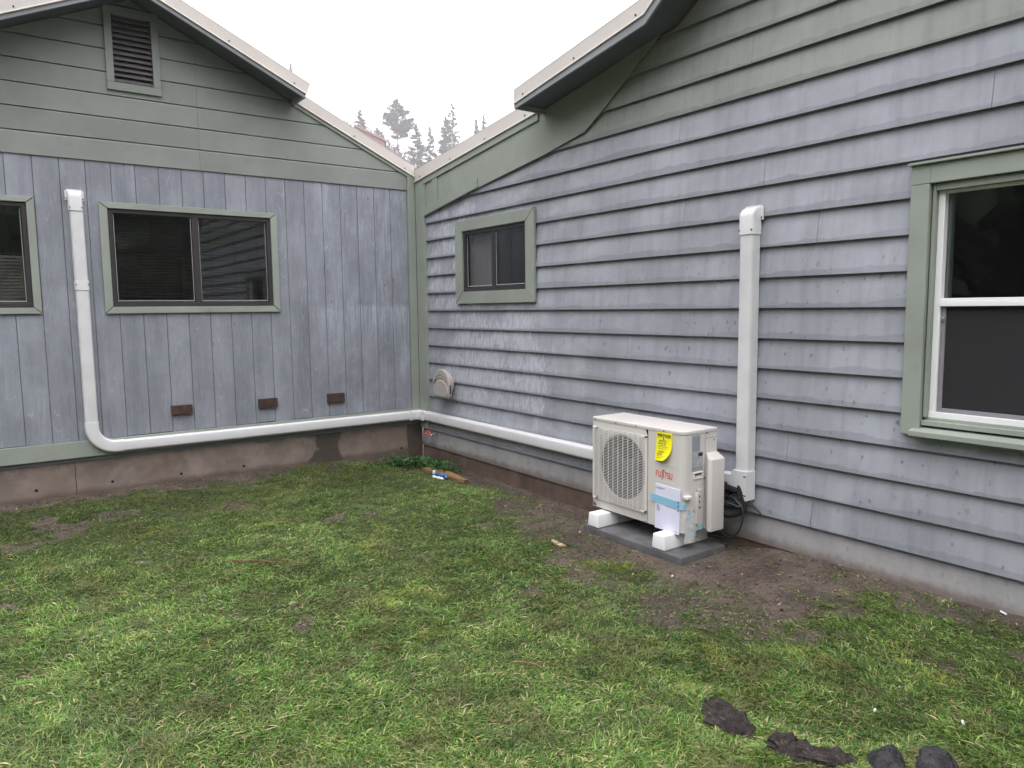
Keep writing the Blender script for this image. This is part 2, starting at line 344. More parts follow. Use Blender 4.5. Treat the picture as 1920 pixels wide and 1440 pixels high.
simple('white_film', (0.75, 0.77, 0.80), 0.3, 0.5)
simple('trunk_bark', (0.10, 0.075, 0.065), 0.9, 0.1, 0.3, 2)
simple('hill_ground', (0.115, 0.088, 0.085), 0.95, 0.1, 0.35, 0.05)
simple('cabin_wall', (0.30, 0.17, 0.15), 0.8, 0.2, 0.1, 1)
simple('cabin_roof', (0.25, 0.14, 0.115), 0.7, 0.2, 0.1, 1)
mat_alpha('screen_mesh', (0.040, 0.041, 0.044), 0.62, 0.9, 0.1)
simple('dead_leaf', (0.22, 0.11, 0.06), 0.8, 0.2, 0.4, 40)
simple('straw', (0.34, 0.27, 0.15), 0.8, 0.2, 0.4, 40)
mat_alpha('tape_blue', (0.33, 0.66, 0.85), 0.68, 0.3)
mat_alpha('bag_film', (0.72, 0.78, 0.80), 0.45, 0.15, 0.7, 1)
def mat_bark():
    m, t, b = new_mat('root_bark', 0.7, 0.35); g = G(t)
    f = g.noise(sc=(1, 1, 1), scale=30, detail=7, rough=0.75); s = g.noise(sc=(26, 9, 30), scale=3, detail=5, rough=0.7)
    c = g.mix(g.ramp(f, 0.35, 0.7), (0.010, 0.008, 0.008), (0.055, 0.041, 0.036))
    c = g.mix(g.ramp(s, 0.54, 0.72, 0, 0.75), c, (0.16, 0.125, 0.112))
    g.l(c, b.inputs['Base Color']); g.bump(g.m('ADD', f, s), 1.0, 0.012, b); MT['root_bark'] = m
    m, t, b = new_mat('dark_stone', 0.5, 0.45); g = G(t)
    f = g.noise(scale=14, detail=8, rough=0.7)
    vo = g.n('ShaderNodeTexVoronoi'); vo.feature = 'DISTANCE_TO_EDGE'; g.l(g.vadd(g.pos(), g.comb(f, 0.0, f)), vo.inputs['Vector']); vo.inputs['Scale'].default_value = 9
    crack = g.ramp(vo.outputs['Distance'], 0.0, 0.03)
    c = g.mix(g.ramp(f, 0.35, 0.7), (0.016, 0.015, 0.017), (0.050, 0.047, 0.052))
    g.l(tint(g, c, g.ramp(crack, 0, 1, 0.4, 1.0)), b.inputs['Base Color']); g.bump(g.m('ADD', f, g.m('MULTIPLY', crack, 0.6)), 1.0, 0.025, b); MT['dark_stone'] = m
mat_bark()

# ------------------------------------------------------------------ mesh helpers
ORG = {}
class MB:
    def __init__(s): s.v = []; s.f = []; s.mi = []
    def add(s, vs, fs, mi=0):
        o = len(s.v); s.v += [tuple(q) for q in vs]; s.f += [tuple(o+i for i in f) for f in fs]; s.mi += [mi]*len(fs); return s
    def box(s, x0, x1, y0, y1, z0, z1, mi=0):
        x0, x1 = sorted((x0, x1)); y0, y1 = sorted((y0, y1)); z0, z1 = sorted((z0, z1))
        return s.add([(x0,y0,z0),(x1,y0,z0),(x1,y1,z0),(x0,y1,z0),(x0,y0,z1),(x1,y0,z1),(x1,y1,z1),(x0,y1,z1)],
                     [(0,3,2,1),(4,5,6,7),(0,1,5,4),(1,2,6,5),(2,3,7,6),(3,0,4,7)], mi)
    def loft(s, rings, mi=0, cap=True, closed=True):
        n = len(rings[0]); vs = [q for r in rings for q in r]; fs = []
        for i in range(len(rings)-1):
            for j in range(n if closed else n-1):
                a, b = i*n+j, i*n+(j+1) % n; fs.append((a, b, b+n, a+n))
        if cap: fs.append(tuple(range(n))[::-1]); fs.append(tuple((len(rings)-1)*n+j for j in range(n)))
        return s.add(vs, fs, mi)
    def prism(s, poly, fa, fb, mi=0):
        """poly: list of 2d points; fa, fb map a 2d point to the two end faces"""
        n = len(poly); A = [fa(q) for q in poly]; B = [fb(q) for q in poly]
        return s.add(A+B, [tuple(range(n)), tuple(range(2*n-1, n-1, -1))] + [(i, i+n, (i+1) % n + n, (i+1) % n) for i in range(n)], mi)
    def tube(s, path, r, n=10, mi=0, cap=True):
        P = [Vector(q) for q in path]; rings = []; up = Vector((0.13, 0.21, 0.97))
        for i, q in enumerate(P):
            t = (P[min(i+1, len(P)-1)] - P[max(i-1, 0)]).normalized()
            a = t.cross(up)
            if a.length < 1e-3: a = t.cross(Vector((1, 0, 0)))
            a.normalize(); b = a.cross(t).normalized(); up = b
            rr = r[i] if isinstance(r, (list, tuple)) else r
            rings.append([q + rr*(math.cos(2*math.pi*k/n)*a + math.sin(2*math.pi*k/n)*b) for k in range(n)])
        return s.loft(rings, mi, cap)
    def build(s, name, mats, parent=None, bevel=0.0, seg=2, smooth=False, org=None, kind=None, local=False):
        me = bpy.data.meshes.new(name)
        o0 = Vector(org) if org else (Vector((0, 0, 0)) if local or parent is None else ORG.get(parent.name, Vector((0, 0, 0))))
        me.from_pydata([tuple(Vector(q)-o0) for q in s.v], [], s.f)
        for mm in (mats if isinstance(mats, (list, tuple)) else [mats]): me.materials.append(MT[mm])
        me.polygons.foreach_set('material_index', s.mi)
        bm = bmesh.new(); bm.from_mesh(me); bmesh.ops.recalc_face_normals(bm, faces=bm.faces)
        if bevel:
            ed = [e for e in bm.edges if len(e.link_faces) == 2 and e.calc_face_angle(0) > R_(25)]
            bmesh.ops.bevel(bm, geom=ed, offset=bevel, segments=seg, profile=0.5, affect='EDGES', clamp_overlap=True)
        bm.to_mesh(me); bm.free()
        if smooth:
            me.polygons.foreach_set('use_smooth', [True]*len(me.polygons))
            me.set_sharp_from_angle(angle=R_(38))
        o = bpy.data.objects.new(name, me); COL.objects.link(o)
        if parent is not None: o.parent = parent; ORG[o.name] = o0
        elif org: o.location = o0; ORG[o.name] = o0
        if kind: o['kind'] = kind
        return o
def thing(name, label, cat, loc, group=None, rotz=0):
    o = bpy.data.objects.new(name, None); COL.objects.link(o); o.empty_display_size = 0.1
    o.location = loc; o.rotation_euler = (0, 0, rotz); o['label'] = label; o['category'] = cat
    if group: o['group'] = group
    ORG[o.name] = Vector(loc); return o
def tag(o, label, cat, group=None):
    o['label'] = label; o['category'] = cat
    if group: o['group'] = group
    return o
def mesh_np(name, V, F, mat, tone=None, kind=None, attr='tone'):
    """fast mesh from numpy: F is (n,k) all with k corners"""
    me = bpy.data.meshes.new(name); n, k = F.shape
    me.vertices.add(len(V)); me.vertices.foreach_set('co', np.ascontiguousarray(V, dtype=np.float32).ravel())
    me.loops.add(n*k); me.loops.foreach_set('vertex_index', F.ravel().astype(np.int32))
    me.polygons.add(n); me.polygons.foreach_set('loop_start', np.arange(0, n*k, k, dtype=np.int32))
    me.update(calc_edges=True)
    if tone is not None:
        if tone.ndim == 1:
            a = me.attributes.new(attr, 'FLOAT', 'POINT'); a.data.foreach_set('value', tone.astype(np.float32))
        else:
            a = me.attributes.new(attr, 'FLOAT_COLOR', 'POINT'); c = np.ones((len(V), 4), np.float32); c[:, :3] = tone; a.data.foreach_set('color', c.ravel())
    me.materials.append(MT[mat])
    o = bpy.data.objects.new(name, me); COL.objects.link(o)
    if kind: o['kind'] = kind
    return o
def clip(poly, a, b, c):
    """keep the part of poly where a*u+b*v <= c"""
    out = []
    for i in range(len(poly)):
        p, q = poly[i], poly[(i+1) % len(poly)]
        dp, dq = a*p[0]+b*p[1]-c, a*q[0]+b*q[1]-c
        if dp <= 1e-9: out.append(p)
        if (dp < -1e-9 and dq > 1e-9) or (dp > 1e-9 and dq < -1e-9):
            t = dp/(dp-dq); out.append((p[0]+t*(q[0]-p[0]), p[1]+t*(q[1]-p[1])))
    return out if len(out) > 2 else []
def rect(u0, u1, v0, v1): return [(u0, v0), (u1, v0), (u1, v1), (u0, v1)]
def minus(poly, h):
    """poly minus the rectangle h=(u0,u1,v0,v1), as convex pieces"""
    if not poly: return []
    us = [p[0] for p in poly]; vs = [p[1] for p in poly]
    if max(us) <= h[0]+1e-6 or min(us) >= h[1]-1e-6 or max(vs) <= h[2]+1e-6 or min(vs) >= h[3]-1e-6: return [poly]
    mid = clip(clip(poly, -1, 0, -h[0]), 1, 0, h[1])
    return [p for p in (clip(poly, 1, 0, h[0]), clip(poly, -1, 0, -h[1]), clip(mid, 0, 1, h[2]), clip(mid, 0, -1, -h[3])) if p]
def minus_all(polys, holes):
    for h in holes: polys = [q for p in polys for q in minus(p, h)]
    return polys
def groups(polys):
    """sets of pieces that touch each other"""
    bb = [(min(p[0] for p in q), max(p[0] for p in q), min(p[1] for p in q), max(p[1] for p in q)) for q in polys]; out = []
    for i, q in enumerate(polys):
        hit = [g for g in out if any(bb[i][0] <= bb[j][1]+1e-4 and bb[j][0] <= bb[i][1]+1e-4 and bb[i][2] <= bb[j][3]+1e-4 and bb[j][2] <= bb[i][3]+1e-4 for j in g)]
        out = [g for g in out if g not in hit] + [sum(hit, [])+[i]]
    return [[polys[j] for j in g] for g in out]
# wall frames: left wall lies in y=0 (u = x, d = towards -y), right wall in x=0 (u = y, d = towards -x)
LW = lambda u, d, z: (u, -d, z)
RW = lambda u, d, z: (-d, u, z)
def wpoly(mb, W_, poly, d0, d1, mi=0): return mb.prism(poly, lambda q: W_(q[0], d0, q[1]), lambda q: W_(q[0], d1, q[1]), mi)
def wbox(mb, W_, u0, u1, d0, d1, z0, z1, mi=0): return wpoly(mb, W_, rect(u0, u1, z0, z1), d0, d1, mi)

# ------------------------------------------------------------------ noise for the ground (numpy)
rng = np.random.default_rng(11)
def vnoise(x, y, s, seed):
    x = np.asarray(x)*s + seed*17.31; y = np.asarray(y)*s + seed*5.77
    xi, yi = np.floor(x).astype(np.int64), np.floor(y).astype(np.int64); fx, fy = x-xi, y-yi
    fx = fx*fx*(3-2*fx); fy = fy*fy*(3-2*fy)
    def h(a, b):
        n = (a*374761393 + b*668265263 + seed*974711) & 0x7fffffff
        n = ((n ^ (n >> 13))*1274126177) & 0x7fffffff
        return ((n ^ (n >> 16)) & 0xffff)/65535.0
    return (h(xi, yi)*(1-fx)+h(xi+1, yi)*fx)*(1-fy)+(h(xi, yi+1)*(1-fx)+h(xi+1, yi+1)*fx)*fy
def fbm(x, y, s, seed, o=4):
    a, t, w = 0, 0, 1.0
    for i in range(o): a = a + w*vnoise(x, y, s*2**i, seed+i); t += w; w *= 0.55
    return a/t
def sst(a, b, x): t = np.clip((np.asarray(x)-a)/(b-a), 0, 1); return t*t*(3-2*t)
def height(x, y):
    x = np.asarray(x, float); y = np.asarray(y, float)
    inr = (x < 0.3)
    h = 0.062*sst(-3.9, -4.7, y)*np.exp(-(np.minimum(x, 0)/0.55)**2)
    h -= 0.085*sst(-3.3, -2.6, y)*np.exp(-(np.minimum(x, 0)/0.55)**2)*sst(0.2, -0.15, x*0-0.2)
    h -= 0.05*np.exp(-((x+0.2)/0.7)**2-((y+0.1)/0.6)**2)
    near = sst(14, 9, np.hypot(x+1, y+3))
    bumps = (fbm(x, y, 1.6, 3, 4)-0.5)*0.045 + (fbm(x, y, 9, 8, 3)-0.5)*0.020
    pad = np.clip(np.maximum(np.abs(x+0.37)-0.28, np.abs(y+3.7)-0.5), 0, 0.15)/0.15
    return h + bumps*near*(0.25+0.75*pad)
DP = [(-0.60,-2.4),(-0.84,-3.64),(-1.0,-4.16),(-1.02,-4.55),(-0.80,-4.88),(-0.40,-4.92),(0.1,-4.75),(0.1,-2.4)]
def bare(x, y):
    """how bare the ground is: 1 mud, 0 full grass"""
    x = np.asarray(x, float); y = np.asarray(y, float)
    n = fbm(x, y, 1.9, 21, 4)-0.5; n2 = fbm(x, y, 8.0, 31, 4)-0.5
    dl = -y-0.20-0.25*sst(-3.4, -4.0, x)          # left wall strip
    dr = -x-0.34+0.24*sst(-4.7, -5.4, y)+0.14*sst(-3.0, -2.2, y)          # right wall strip
    ins = np.ones_like(x)*-9.0                    # inside distance to the muddy patch
    dmin = np.ones_like(x)*9.0; inside = np.zeros(x.shape, bool)
    for i in range(len(DP)):
        (x1, y1), (x2, y2) = DP[i], DP[(i+1) % len(DP)]
        t = np.clip(((x-x1)*(x2-x1)+(y-y1)*(y2-y1))/((x2-x1)**2+(y2-y1)**2), 0, 1)
        dmin = np.minimum(dmin, np.hypot(x-x1-t*(x2-x1), y-y1-t*(y2-y1)))
        c = ((y1 > y) != (y2 > y)) & (x < (x2-x1)*(y-y1)/(y2-y1+1e-12)+x1); inside ^= c
    dp = np.where(inside, -dmin, dmin)
    d = np.minimum(np.minimum(dl, dr), dp)
    b = sst(0.42, -0.26, d + n*0.7 + n2*0.8)
    patch = sst(0.66, 0.82, fbm(x, y, 2.6, 77, 4)+0.25*(fbm(x, y, 13, 78, 3)-0.5))*0.75   # worn spots in the lawn
    return np.clip(np.maximum(b, patch), 0, 1)

# ================================================================== GROUND
fx = np.concatenate([np.array([-600,-300,-150,-80,-45,-28,-18,-12,-9,-7.5,-6.5]), np.arange(-6.0, 0.31, 0.03), np.array([0.6,1.2,2.5,5,9,16,28,50,90,160,300,600])])
fy = np.concatenate([np.array([-600,-300,-150,-80,-45,-28,-18,-12,-9.5,-8.2,-7.4]), np.arange(-7.0, 0.31, 0.03), np.array([0.6,1.2,2.5,5,9,16,28,50,90,160,300,600])])
X, Y = np.meshgrid(fx, fy, indexing='ij'); Z = height(X, Y); B = bare(X, Y)
V = np.stack([X.ravel(), Y.ravel(), Z.ravel()], 1); nx, ny = X.shape
I = np.arange(nx*ny).reshape(nx, ny)
F = np.stack([I[:-1, :-1], I[1:, :-1], I[1:, 1:], I[:-1, 1:]], -1).reshape(-1, 4)
ground = mesh_np('ground', V, F, 'soil', B.ravel(), 'structure', 'bare')
ground.data.polygons.foreach_set('use_smooth', [True]*len(ground.data.polygons))

# ================================================================== LEFT WING
SL = 0.46                                     # roof slope of the left gable
APX = -2.6
def lowL(x): return 2.834 + 0.459*(-x if x > APX else (x - 2*APX))   # lower line of the cream trim
wing = thing('house_wing', 'gable-ended wing with blue-grey vertical boards below and green horizontal boards above', 'house', (-2.6, 0.3, 0))
WL = [(-2.862, -1.523, 1.560, 2.330), (-4.72, -3.412, 1.555, 2.340)]   # window openings
VT = (-2.745, -2.455, 3.352, 3.878)                                    # vent opening
def roofclipL(poly, dz=0.0):
    a = clip(poly, 0.459, 1, 2.834+dz); return clip(a, -0.459, 1, 2.834 - 2*APX*0.459+dz)
# solid wall behind the boards
mb = MB()
for q in minus_all([roofclipL(rect(-5.2, 0.0, 0.28, 4.2), -0.01)], WL+[VT]): wpoly(mb, LW, q, -0.20, -0.0085)
mb.build('wall', 'groove_paint', wing)
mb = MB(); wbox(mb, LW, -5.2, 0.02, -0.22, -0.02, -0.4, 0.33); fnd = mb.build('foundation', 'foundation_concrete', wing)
for (hx, hz) in [(-3.49, .081), (-2.949, .074), (-2.409, .065), (-1.868, .059), (-0.234, .03)]:
    mb = MB(); mb.tube([(hx, 0.025, hz), (hx, 0.017, hz)], 0.012, 10); mb.build('tie_hole', 'dark_hole', fnd)
mb = MB(); wbox(mb, LW, -3.2145, -3.2105, -0.025, -0.0185, -0.1, 0.32); mb.build('form_seam', 'dark_hole', fnd)
# vertical boards
bx = [-0.111, -0.302]; 
while bx[-1] > -5.2: bx.append(bx[-1]-0.17955)
for i in range(len(bx)-1):
    a, b_ = max(bx[i+1], -5.2), bx[i]
    jit = random.uniform(0, 0.0012)
    for gq in groups(minus_all([rect(a+0.0022, b_-0.0022, 0.452+random.uniform(-.004, .004), 2.725)], WL)):
        mb = MB()
        for q in gq: wpoly(mb, LW, q, -0.008, jit)
        mb.build('vertical_board', 'vertical_board', wing, bevel=0.002 if len(gq) == 1 else 0, seg=1)
# green horizontal boards of the gable
zs = [2.715+0.1785*k for k in range(9)]
for k in range(8):
    for (a, b_) in ((-2.1185, -0.112 if k == 0 else 0.0), (-4.56, -2.1195), (-5.2, -4.562)):
        z0, z1 = zs[k], zs[k+1]
        for q in [q for q in minus_all([roofclipL(rect(a+0.0003, b_-0.0003, z0, z1-0.006), -0.008)], [VT]) if q]:
            zt = z1-0.006; mb = MB()
            fr = lambda p, zt=zt, z0=z0: LW(p[0], 0.013 - 0.009*max(0, (p[1]-(zt-0.012))/0.012), p[1])
            # main face, then a bevelled top edge
            for qq, f2 in ((clip(q, 0, 1, zt-0.012), fr), (clip(q, 0, -1, -(zt-0.012)), fr)):
                if qq: mb.prism(qq, lambda p: LW(p[0], -0.008, p[1]), f2)
            if mb.v: mb.build('gable_board', 'green_board', wing)
mb = MB(); wbox(mb, LW, -5.2, -0.09, -0.02, 0.020, 0.314, 0.448); mb.build('skirt_board', 'green_trim', wing, bevel=0.003)
mb = MB(); wpoly(mb, LW, clip(rect(-0.110, -0.026, 0.40, 3.0), 0.459, 1, 2.826), -0.012, 0.024); mb.build('corner_board', 'green_trim', wing, bevel=0.003)
def window(parent, W_, u0, u1, z0, z1, tw, split, name_blind=None, mitre=True):
    """sliding window: mitred casing boards, dark frame, two panes; u0,z0.. is the outer edge of the casing"""
    loc = W_((u0+u1)/2, 0, z0)
    a0, a1, b0, b1 = u0+tw, u1-tw, z0+tw*0.92, z1-tw*0.82
    # casing boards
    win = None
    fr = MB(); fw_ = 0.034; din, dout = -0.035, 0.004
    for (p, q, r_, s_) in ((a0, a1, b0, b0+fw_*1.1), (a0, a1, b1-fw_, b1), (a0, a0+fw_, b0+fw_*1.1, b1-fw_), (a1-fw_, a1, b0+fw_*1.1, b1-fw_)):
        wbox(fr, W_, p, q, din, dout, r_, s_)
    wbox(fr, W_, split-0.024, split+0.024, din+0.004, dout-0.002, b0+fw_*1.1, b1-fw_)
    win = fr.build('window', 'bronze_frame', parent, bevel=0.002)
    g_ = 0.0008
    for poly in ([(u0, z0+0.0), (u1, z0), (a1, b0), (a0, b0)], [(u0, z1), (a0, b1), (a1, b1), (u1, z1)],
                 [(u0, z0), (a0, b0), (a0, b1), (u0, z1)], [(u1, z0), (u1, z1), (a1, b1), (a1, b0)]):
        cx = sum(p[0] for p in poly)/4; cz = sum(p[1] for p in poly)/4
        L = [(p[0]+(cx-p[0])*0.004, p[1]+(cz-p[1])*0.012) for p in poly]
        mb = MB(); wpoly(mb, W_, L, -0.002, 0.0215+random.uniform(0, .001)); mb.build('casing_board', 'green_trim', win, bevel=0.0025)
    for (c0, c1, dd) in ((a0+fw_, split-0.024, -0.012), (split+0.024, a1-fw_, -0.022)):
        mb = MB(); wbox(mb, W_, c0+0.0005, c1-0.0005, dd-0.002, dd+0.002, b0+fw_*1.1+0.0005, b1-fw_-0.0005); mb.build('pane', 'pane_glass', win)
        mb = MB(); t_ = 0.0035; e0, e1, h0, h1 = c0+0.008, c1-0.008, b0+fw_*1.1+0.010, b1-fw_-0.012
        for rr in ((e0, e1, h0, h0+t_*1.6), (e0, e0+t_, h0+t_*1.6, h1), (e1-t_, e1, h0+t_*1.6, h1)): wbox(mb, W_, rr[0], rr[1], dd+0.003, dd+0.006, rr[2], rr[3])
        mb.build('glazing_bead', 'thin_bead', win)
    return win, (a0, a1, b0, b1)
w2, o2 = window(wing, LW, -2.920, -1.472, 1.485, 2.392, 0.060, -2.188)
w1, o1 = window(wing, LW, -4.780, -3.360, 1.490, 2.392, 0.052, -4.09)
# mini blinds hang behind the glass
def blind(win, W_, a0, a1, b0, b1, mat, gap=0.0255, tilt=0.5, d=-0.075, top=None):
    mb = MB(); z = b0
    while z < (top or b1):
        w_ = 0.0115; dz = w_*math.sin(tilt); dd = w_*math.cos(tilt)
        mb.add([W_(a0, d-dd, z+dz), W_(a1, d-dd, z+dz), W_(a1, d+dd, z-dz), W_(a0, d+dd, z-dz)], [(0, 1, 2, 3)]); z += gap
    for k in range(3):
        u = a0+(a1-a0)*(0.17+0.33*k); wbox(mb, W_, u, u+0.003, d+0.012, d+0.013, b0, b1)
    o = mb.build('blind', mat, win, kind='stuff'); return o
blind(w2, LW, -2.85, -2.21, 1.575, 2.30, 'blind_slat', tilt=0.35)
blind(w2, LW, -2.165, -1.535, 1.575, 2.30, 'blind_slat', tilt=0.2)
blind(w1, LW, -4.05, -3.43, 1.575, 2.31, 'blind_slat', tilt=0.2, top=1.96)
mb = MB()
z = 1.575
while z < 1.955:
    mb.add([LW(-4.05, -0.060, z+0.011), LW(-3.43, -0.060, z+0.011), LW(-3.43, -0.052, z-0.011), LW(-4.05, -0.052, z-0.011)], [(0, 1, 2, 3)]); z += 0.0255
mb.build('blind', 'blind_pale', w1, kind='stuff')
mb = MB(); mb.box(-5.1, -0.3, 0.201, 2.8, 0.07, 0.1); mb.box(-5.1, -0.3, 0.201, 2.8, 2.55, 2.58); mb.box(-5.1, -0.3, 2.8, 2.83, 0.07, 2.58); mb.box(-5.13, -5.1, 0.201, 2.8, 0.07, 2.58); mb.box(-0.3, -0.27, 0.201, 2.8, 0.07, 2.58); mb.build('room_wall', 'room_wall', wing)
mb = MB(); wbox(mb, LW, -2.60, -2.25, -0.35, -0.30, 1.56, 2.0); mb.build('cupboard', 'red_wood', wing)
# gable vent
mb = MB()
for rr in ((-2.801, -2.397, 3.288, 3.352), (-2.801, -2.397, 3.878, 3.945), (-2.801, -2.745, 3.352, 3.878), (-2.455, -2.397, 3.352, 3.878)):
    wbox(mb, LW, rr[0], rr[1], -0.02, 0.032, rr[2]+0.0004, rr[3]-0.0004)
vent = mb.build('gable_vent', 'green_board', wing, bevel=0.0025)
mb = MB(); wbox(mb, LW, -2.745, -2.455, -0.12, -0.115, 3.352, 3.878); mb.build('backing', 'dark_hole', vent)
for k in range(12):
    zc = 3.376+k*0.0432
    mb = MB(); mb.prism([(-0.022, 0.030), (0.018, -0.010), (0.018, -0.016), (-0.022, 0.024)], lambda q, z=zc: (-2.744, -q[0], z+q[1]), lambda q, z=zc: (-2.456, -q[0], z+q[1]))
    mb.build('slat', 'vent_slat', vent)
# roof: deck, soffit, cream rake trim, fascia
mb = MB()
def deckL(x0, x1, y0, y1, t0=0.006, t1=0.10):
    mb.prism([(x0, lowL(x0)+t0), (x1, lowL(x1)+t0), (x1, lowL(x1)+t1), (x0, lowL(x0)+t1)], lambda q: (q[0], y0, q[1]), lambda q: (q[0], y1, q[1]))
deckL(-1.258, 0.0, -0.012, 7.0); deckL(APX, -1.2585, -0.322, 7.0); deckL(-5.7, APX, -0.322, 7.0)
roofL = mb.build('roof', 'roof_metal', wing)
mb = MB()
for (x0, x1) in ((APX, -1.265), (-5.7, APX)):
    mb.prism([(x0, lowL(x0)+0.0), (x1, lowL(x1)+0.0), (x1, lowL(x1)+0.0055), (x0, lowL(x0)+0.0055)], lambda q: (q[0], -0.300, q[1]), lambda q: (q[0], -0.013, q[1]))
mb.build('soffit', 'soffit_paint', wing)
def rake(parent, pts, W_, d, h, lipmat='cream_lip_lit', cut=0.0, tilt=0.010):
    """cream metal trim along pts [(u, zlow)...] whose face leans back a little; returns its object"""
    mb = MB(); n = len(pts)
    for i in range(n-1):
        (ua, za), (ub, zb) = pts[i], pts[i+1]
        ca = cut if i == 0 else 0; cb = cut if i == n-2 and False else 0
        A = [(ua, za), (ub, zb), (ub, zb+h), (ua+ca, za+h+ (0 if not ca else (zb-za)/(ub-ua)*ca))]
        mb.prism(A, lambda q: W_(q[0], d-0.004, q[1]), lambda q: W_(q[0], d+0.014-tilt*((q[1]-min(za, zb))/max(h, .01))*0.0, q[1]))
        mb.prism([(ua, za-0.001), (ub, zb-0.001), (ub, zb+0.010), (ua, za+0.010)], lambda q: W_(q[0], d-0.004, q[1]), lambda q: W_(q[0], d+0.021, q[1]), 1)
        mb.prism([(ua+ca, za+h+(0 if not ca else (zb-za)/(ub-ua)*ca)), (ub, zb+h), (ub, zb+h+0.004), (ua+ca, za+h+0.004+(0 if not ca else (zb-za)/(ub-ua)*ca))],
                 lambda q: W_(q[0], d-0.12, q[1]), lambda q: W_(q[0], d+0.016, q[1]), 1)
    L = sum(math.dist(pts[i], pts[i+1]) for i in range(n-1)); s_ = 0.12
    o = mb.build('rake_trim', ['cream_metal', lipmat], parent, bevel=0.002, seg=1)
    while s_ < L-0.05:
        r_ = s_
        for i in range(n-1):
            l = math.dist(pts[i], pts[i+1])
            if r_ <= l:
                u = pts[i][0]+(pts[i+1][0]-pts[i][0])*r_/l; z = pts[i][1]+(pts[i+1][1]-pts[i][1])*r_/l; break
            r_ -= l
        m2 = MB(); m2.tube([W_(u, d+0.013, z+0.032), W_(u, d+0.020, z+0.032)], 0.0065, 6); m2.build('screw', 'screw_metal', o); s_ += 0.60
    return o
rake(wing, [(-0.030, lowL(-0.030)), (-1.262, lowL(-1.262))], LW, 0.020, 0.112)
rake(wing, [(-1.258, lowL(-1.258)), (APX, lowL(APX))], LW, 0.316, 0.112, cut=0.035)
rake(wing, [(-5.7, lowL(-5.7)), (APX-0.0005, lowL(APX))], LW, 0.316, 0.112)
for (x0, x1, d, dz) in ((-1.262, -0.03, 0.0, -0.035),):
    mb = MB(); wpoly(mb, LW, [(x0, lowL(x0)+dz), (x1, lowL(x1)+dz), (x1, lowL(x1)-0.001), (x0, lowL(x0)-0.001)], 0.001, 0.026); mb.build('frieze_board', 'green_trim', wing, bevel=0.002)
for (x0, x1) in ((-1.266, APX+0.0005), (-5.7, APX-0.0005)):
    a, b_ = sorted((x0, x1))
    mb = MB(); wpoly(mb, LW, [(a, lowL(a)-0.036), (b_, lowL(b_)-0.036), (b_, lowL(b_)-0.001), (a, lowL(a)-0.001)], 0.300, 0.322); mb.build('fascia_board', 'dark_fascia', wing, bevel=0.002)
mb = MB(); mb.prism([(-1.290, lowL(-1.29)-0.034), (-1.268, lowL(-1.268)-0.034), (-1.268, lowL(-1.268)-0.001), (-1.290, lowL(-1.29)-0.001)], lambda q: (q[0], -0.299, q[1]), lambda q: (q[0], -0.014, q[1]))
mb.build('fascia_board', 'dark_fascia', wing)

# ================================================================== RIGHT WING
wing2 = thing('house_wing', 'wing with lap siding, grey boards below green ones, the heat pump standing before it', 'house', (0.3, -3.6, 0))
OY0, KY = -2.16, -3.534                          # where the overhang starts, where the roof turns steeper
def lowR(y):
    return 2.79-0.123*y if y > OY0 else (2.6994-0.166*y if y > KY else 0.6708-0.74*y)
WR = [(-1.893, -0.908, 1.675, 2.184), (-6.09, -5.100, 0.875, 2.110)]
mb = MB()
def under_roof(poly, dz=0.0):
    return [p for p in (clip(clip(poly, -1, 0, -OY0), 0.123, 1, 2.79+dz), clip(clip(clip(poly, 1, 0, OY0), -1, 0, -KY), 0.166, 1, 2.6994+dz),
                        clip(clip(clip(poly, 1, 0, KY), 0.74, 1, 0.6708+dz), -0.74, 1, 0.6708+0.74*12.6+dz)) if p]
for q in minus_all(under_roof(rect(-9.3, 0.0, -0.02, 6.5)), WR): wpoly(mb, RW, q, -0.20, -0.031)
mb.build('wall', 'wall_core', wing2)
mb = MB(); wbox(mb, RW, -9.3, -0.02, -0.22, -0.0115, -0.4, 0.05); mb.build('foundation', 'muddy_concrete', wing2)
JT = {-4: (-5.0,), -3: (-4.3,), -2: (-5.2,), -1: (-4.1,), 0: (-2.822,), 1: (-3.555,), 2: (-1.69, -5.384), 3: (-4.2,), 4: (-3.6,), 5: (-4.55,), 6: (-2.4,), 7: (-3.098,), 8: (-1.832,), 9: (-3.09,), 10: (-1.827,), 11: (-2.577,), 12: (-4.4,), 13: (-3.0,), 14: (-4.566,), 15: (-2.177, -5.9)}
for k in range(-12, 16):
    zb = LAP_Z0-k*LAP_E
    js = [-9.3] + sorted(JT.get(k, (-6.2-0.3*(k % 3),))) + [(-0.012 if k == 15 else -0.05)]
    if -7.4 not in js: js = sorted(js+[-7.4-0.2*(k % 4)])
    wob = random.uniform(-0.0015, 0.0015)
    for i in range(len(js)-1):
        a, b_ = js[i]+0.0012, js[i+1]-0.0012
        fo = lambda p, z=zb, w=wob: RW(p[0], -0.025*(p[1]-z)/0.2 + w*0.3, p[1])
        fi = lambda p, z=zb: RW(p[0], -0.0105-0.0185*(p[1]-z)/0.2, p[1])
        mb = MB()
        base = rect(a, b_, zb, zb+LAP_E+0.018)
        ps = under_roof(base, -0.003)
        for gq in groups(minus_all([p for p in ps if p], WR)):
            mb = MB()
            for q in gq: mb.prism(q, fi, fo)
            mb.build('lap_board', 'lap_grey' if k >= 1 else 'lap_green', wing2)
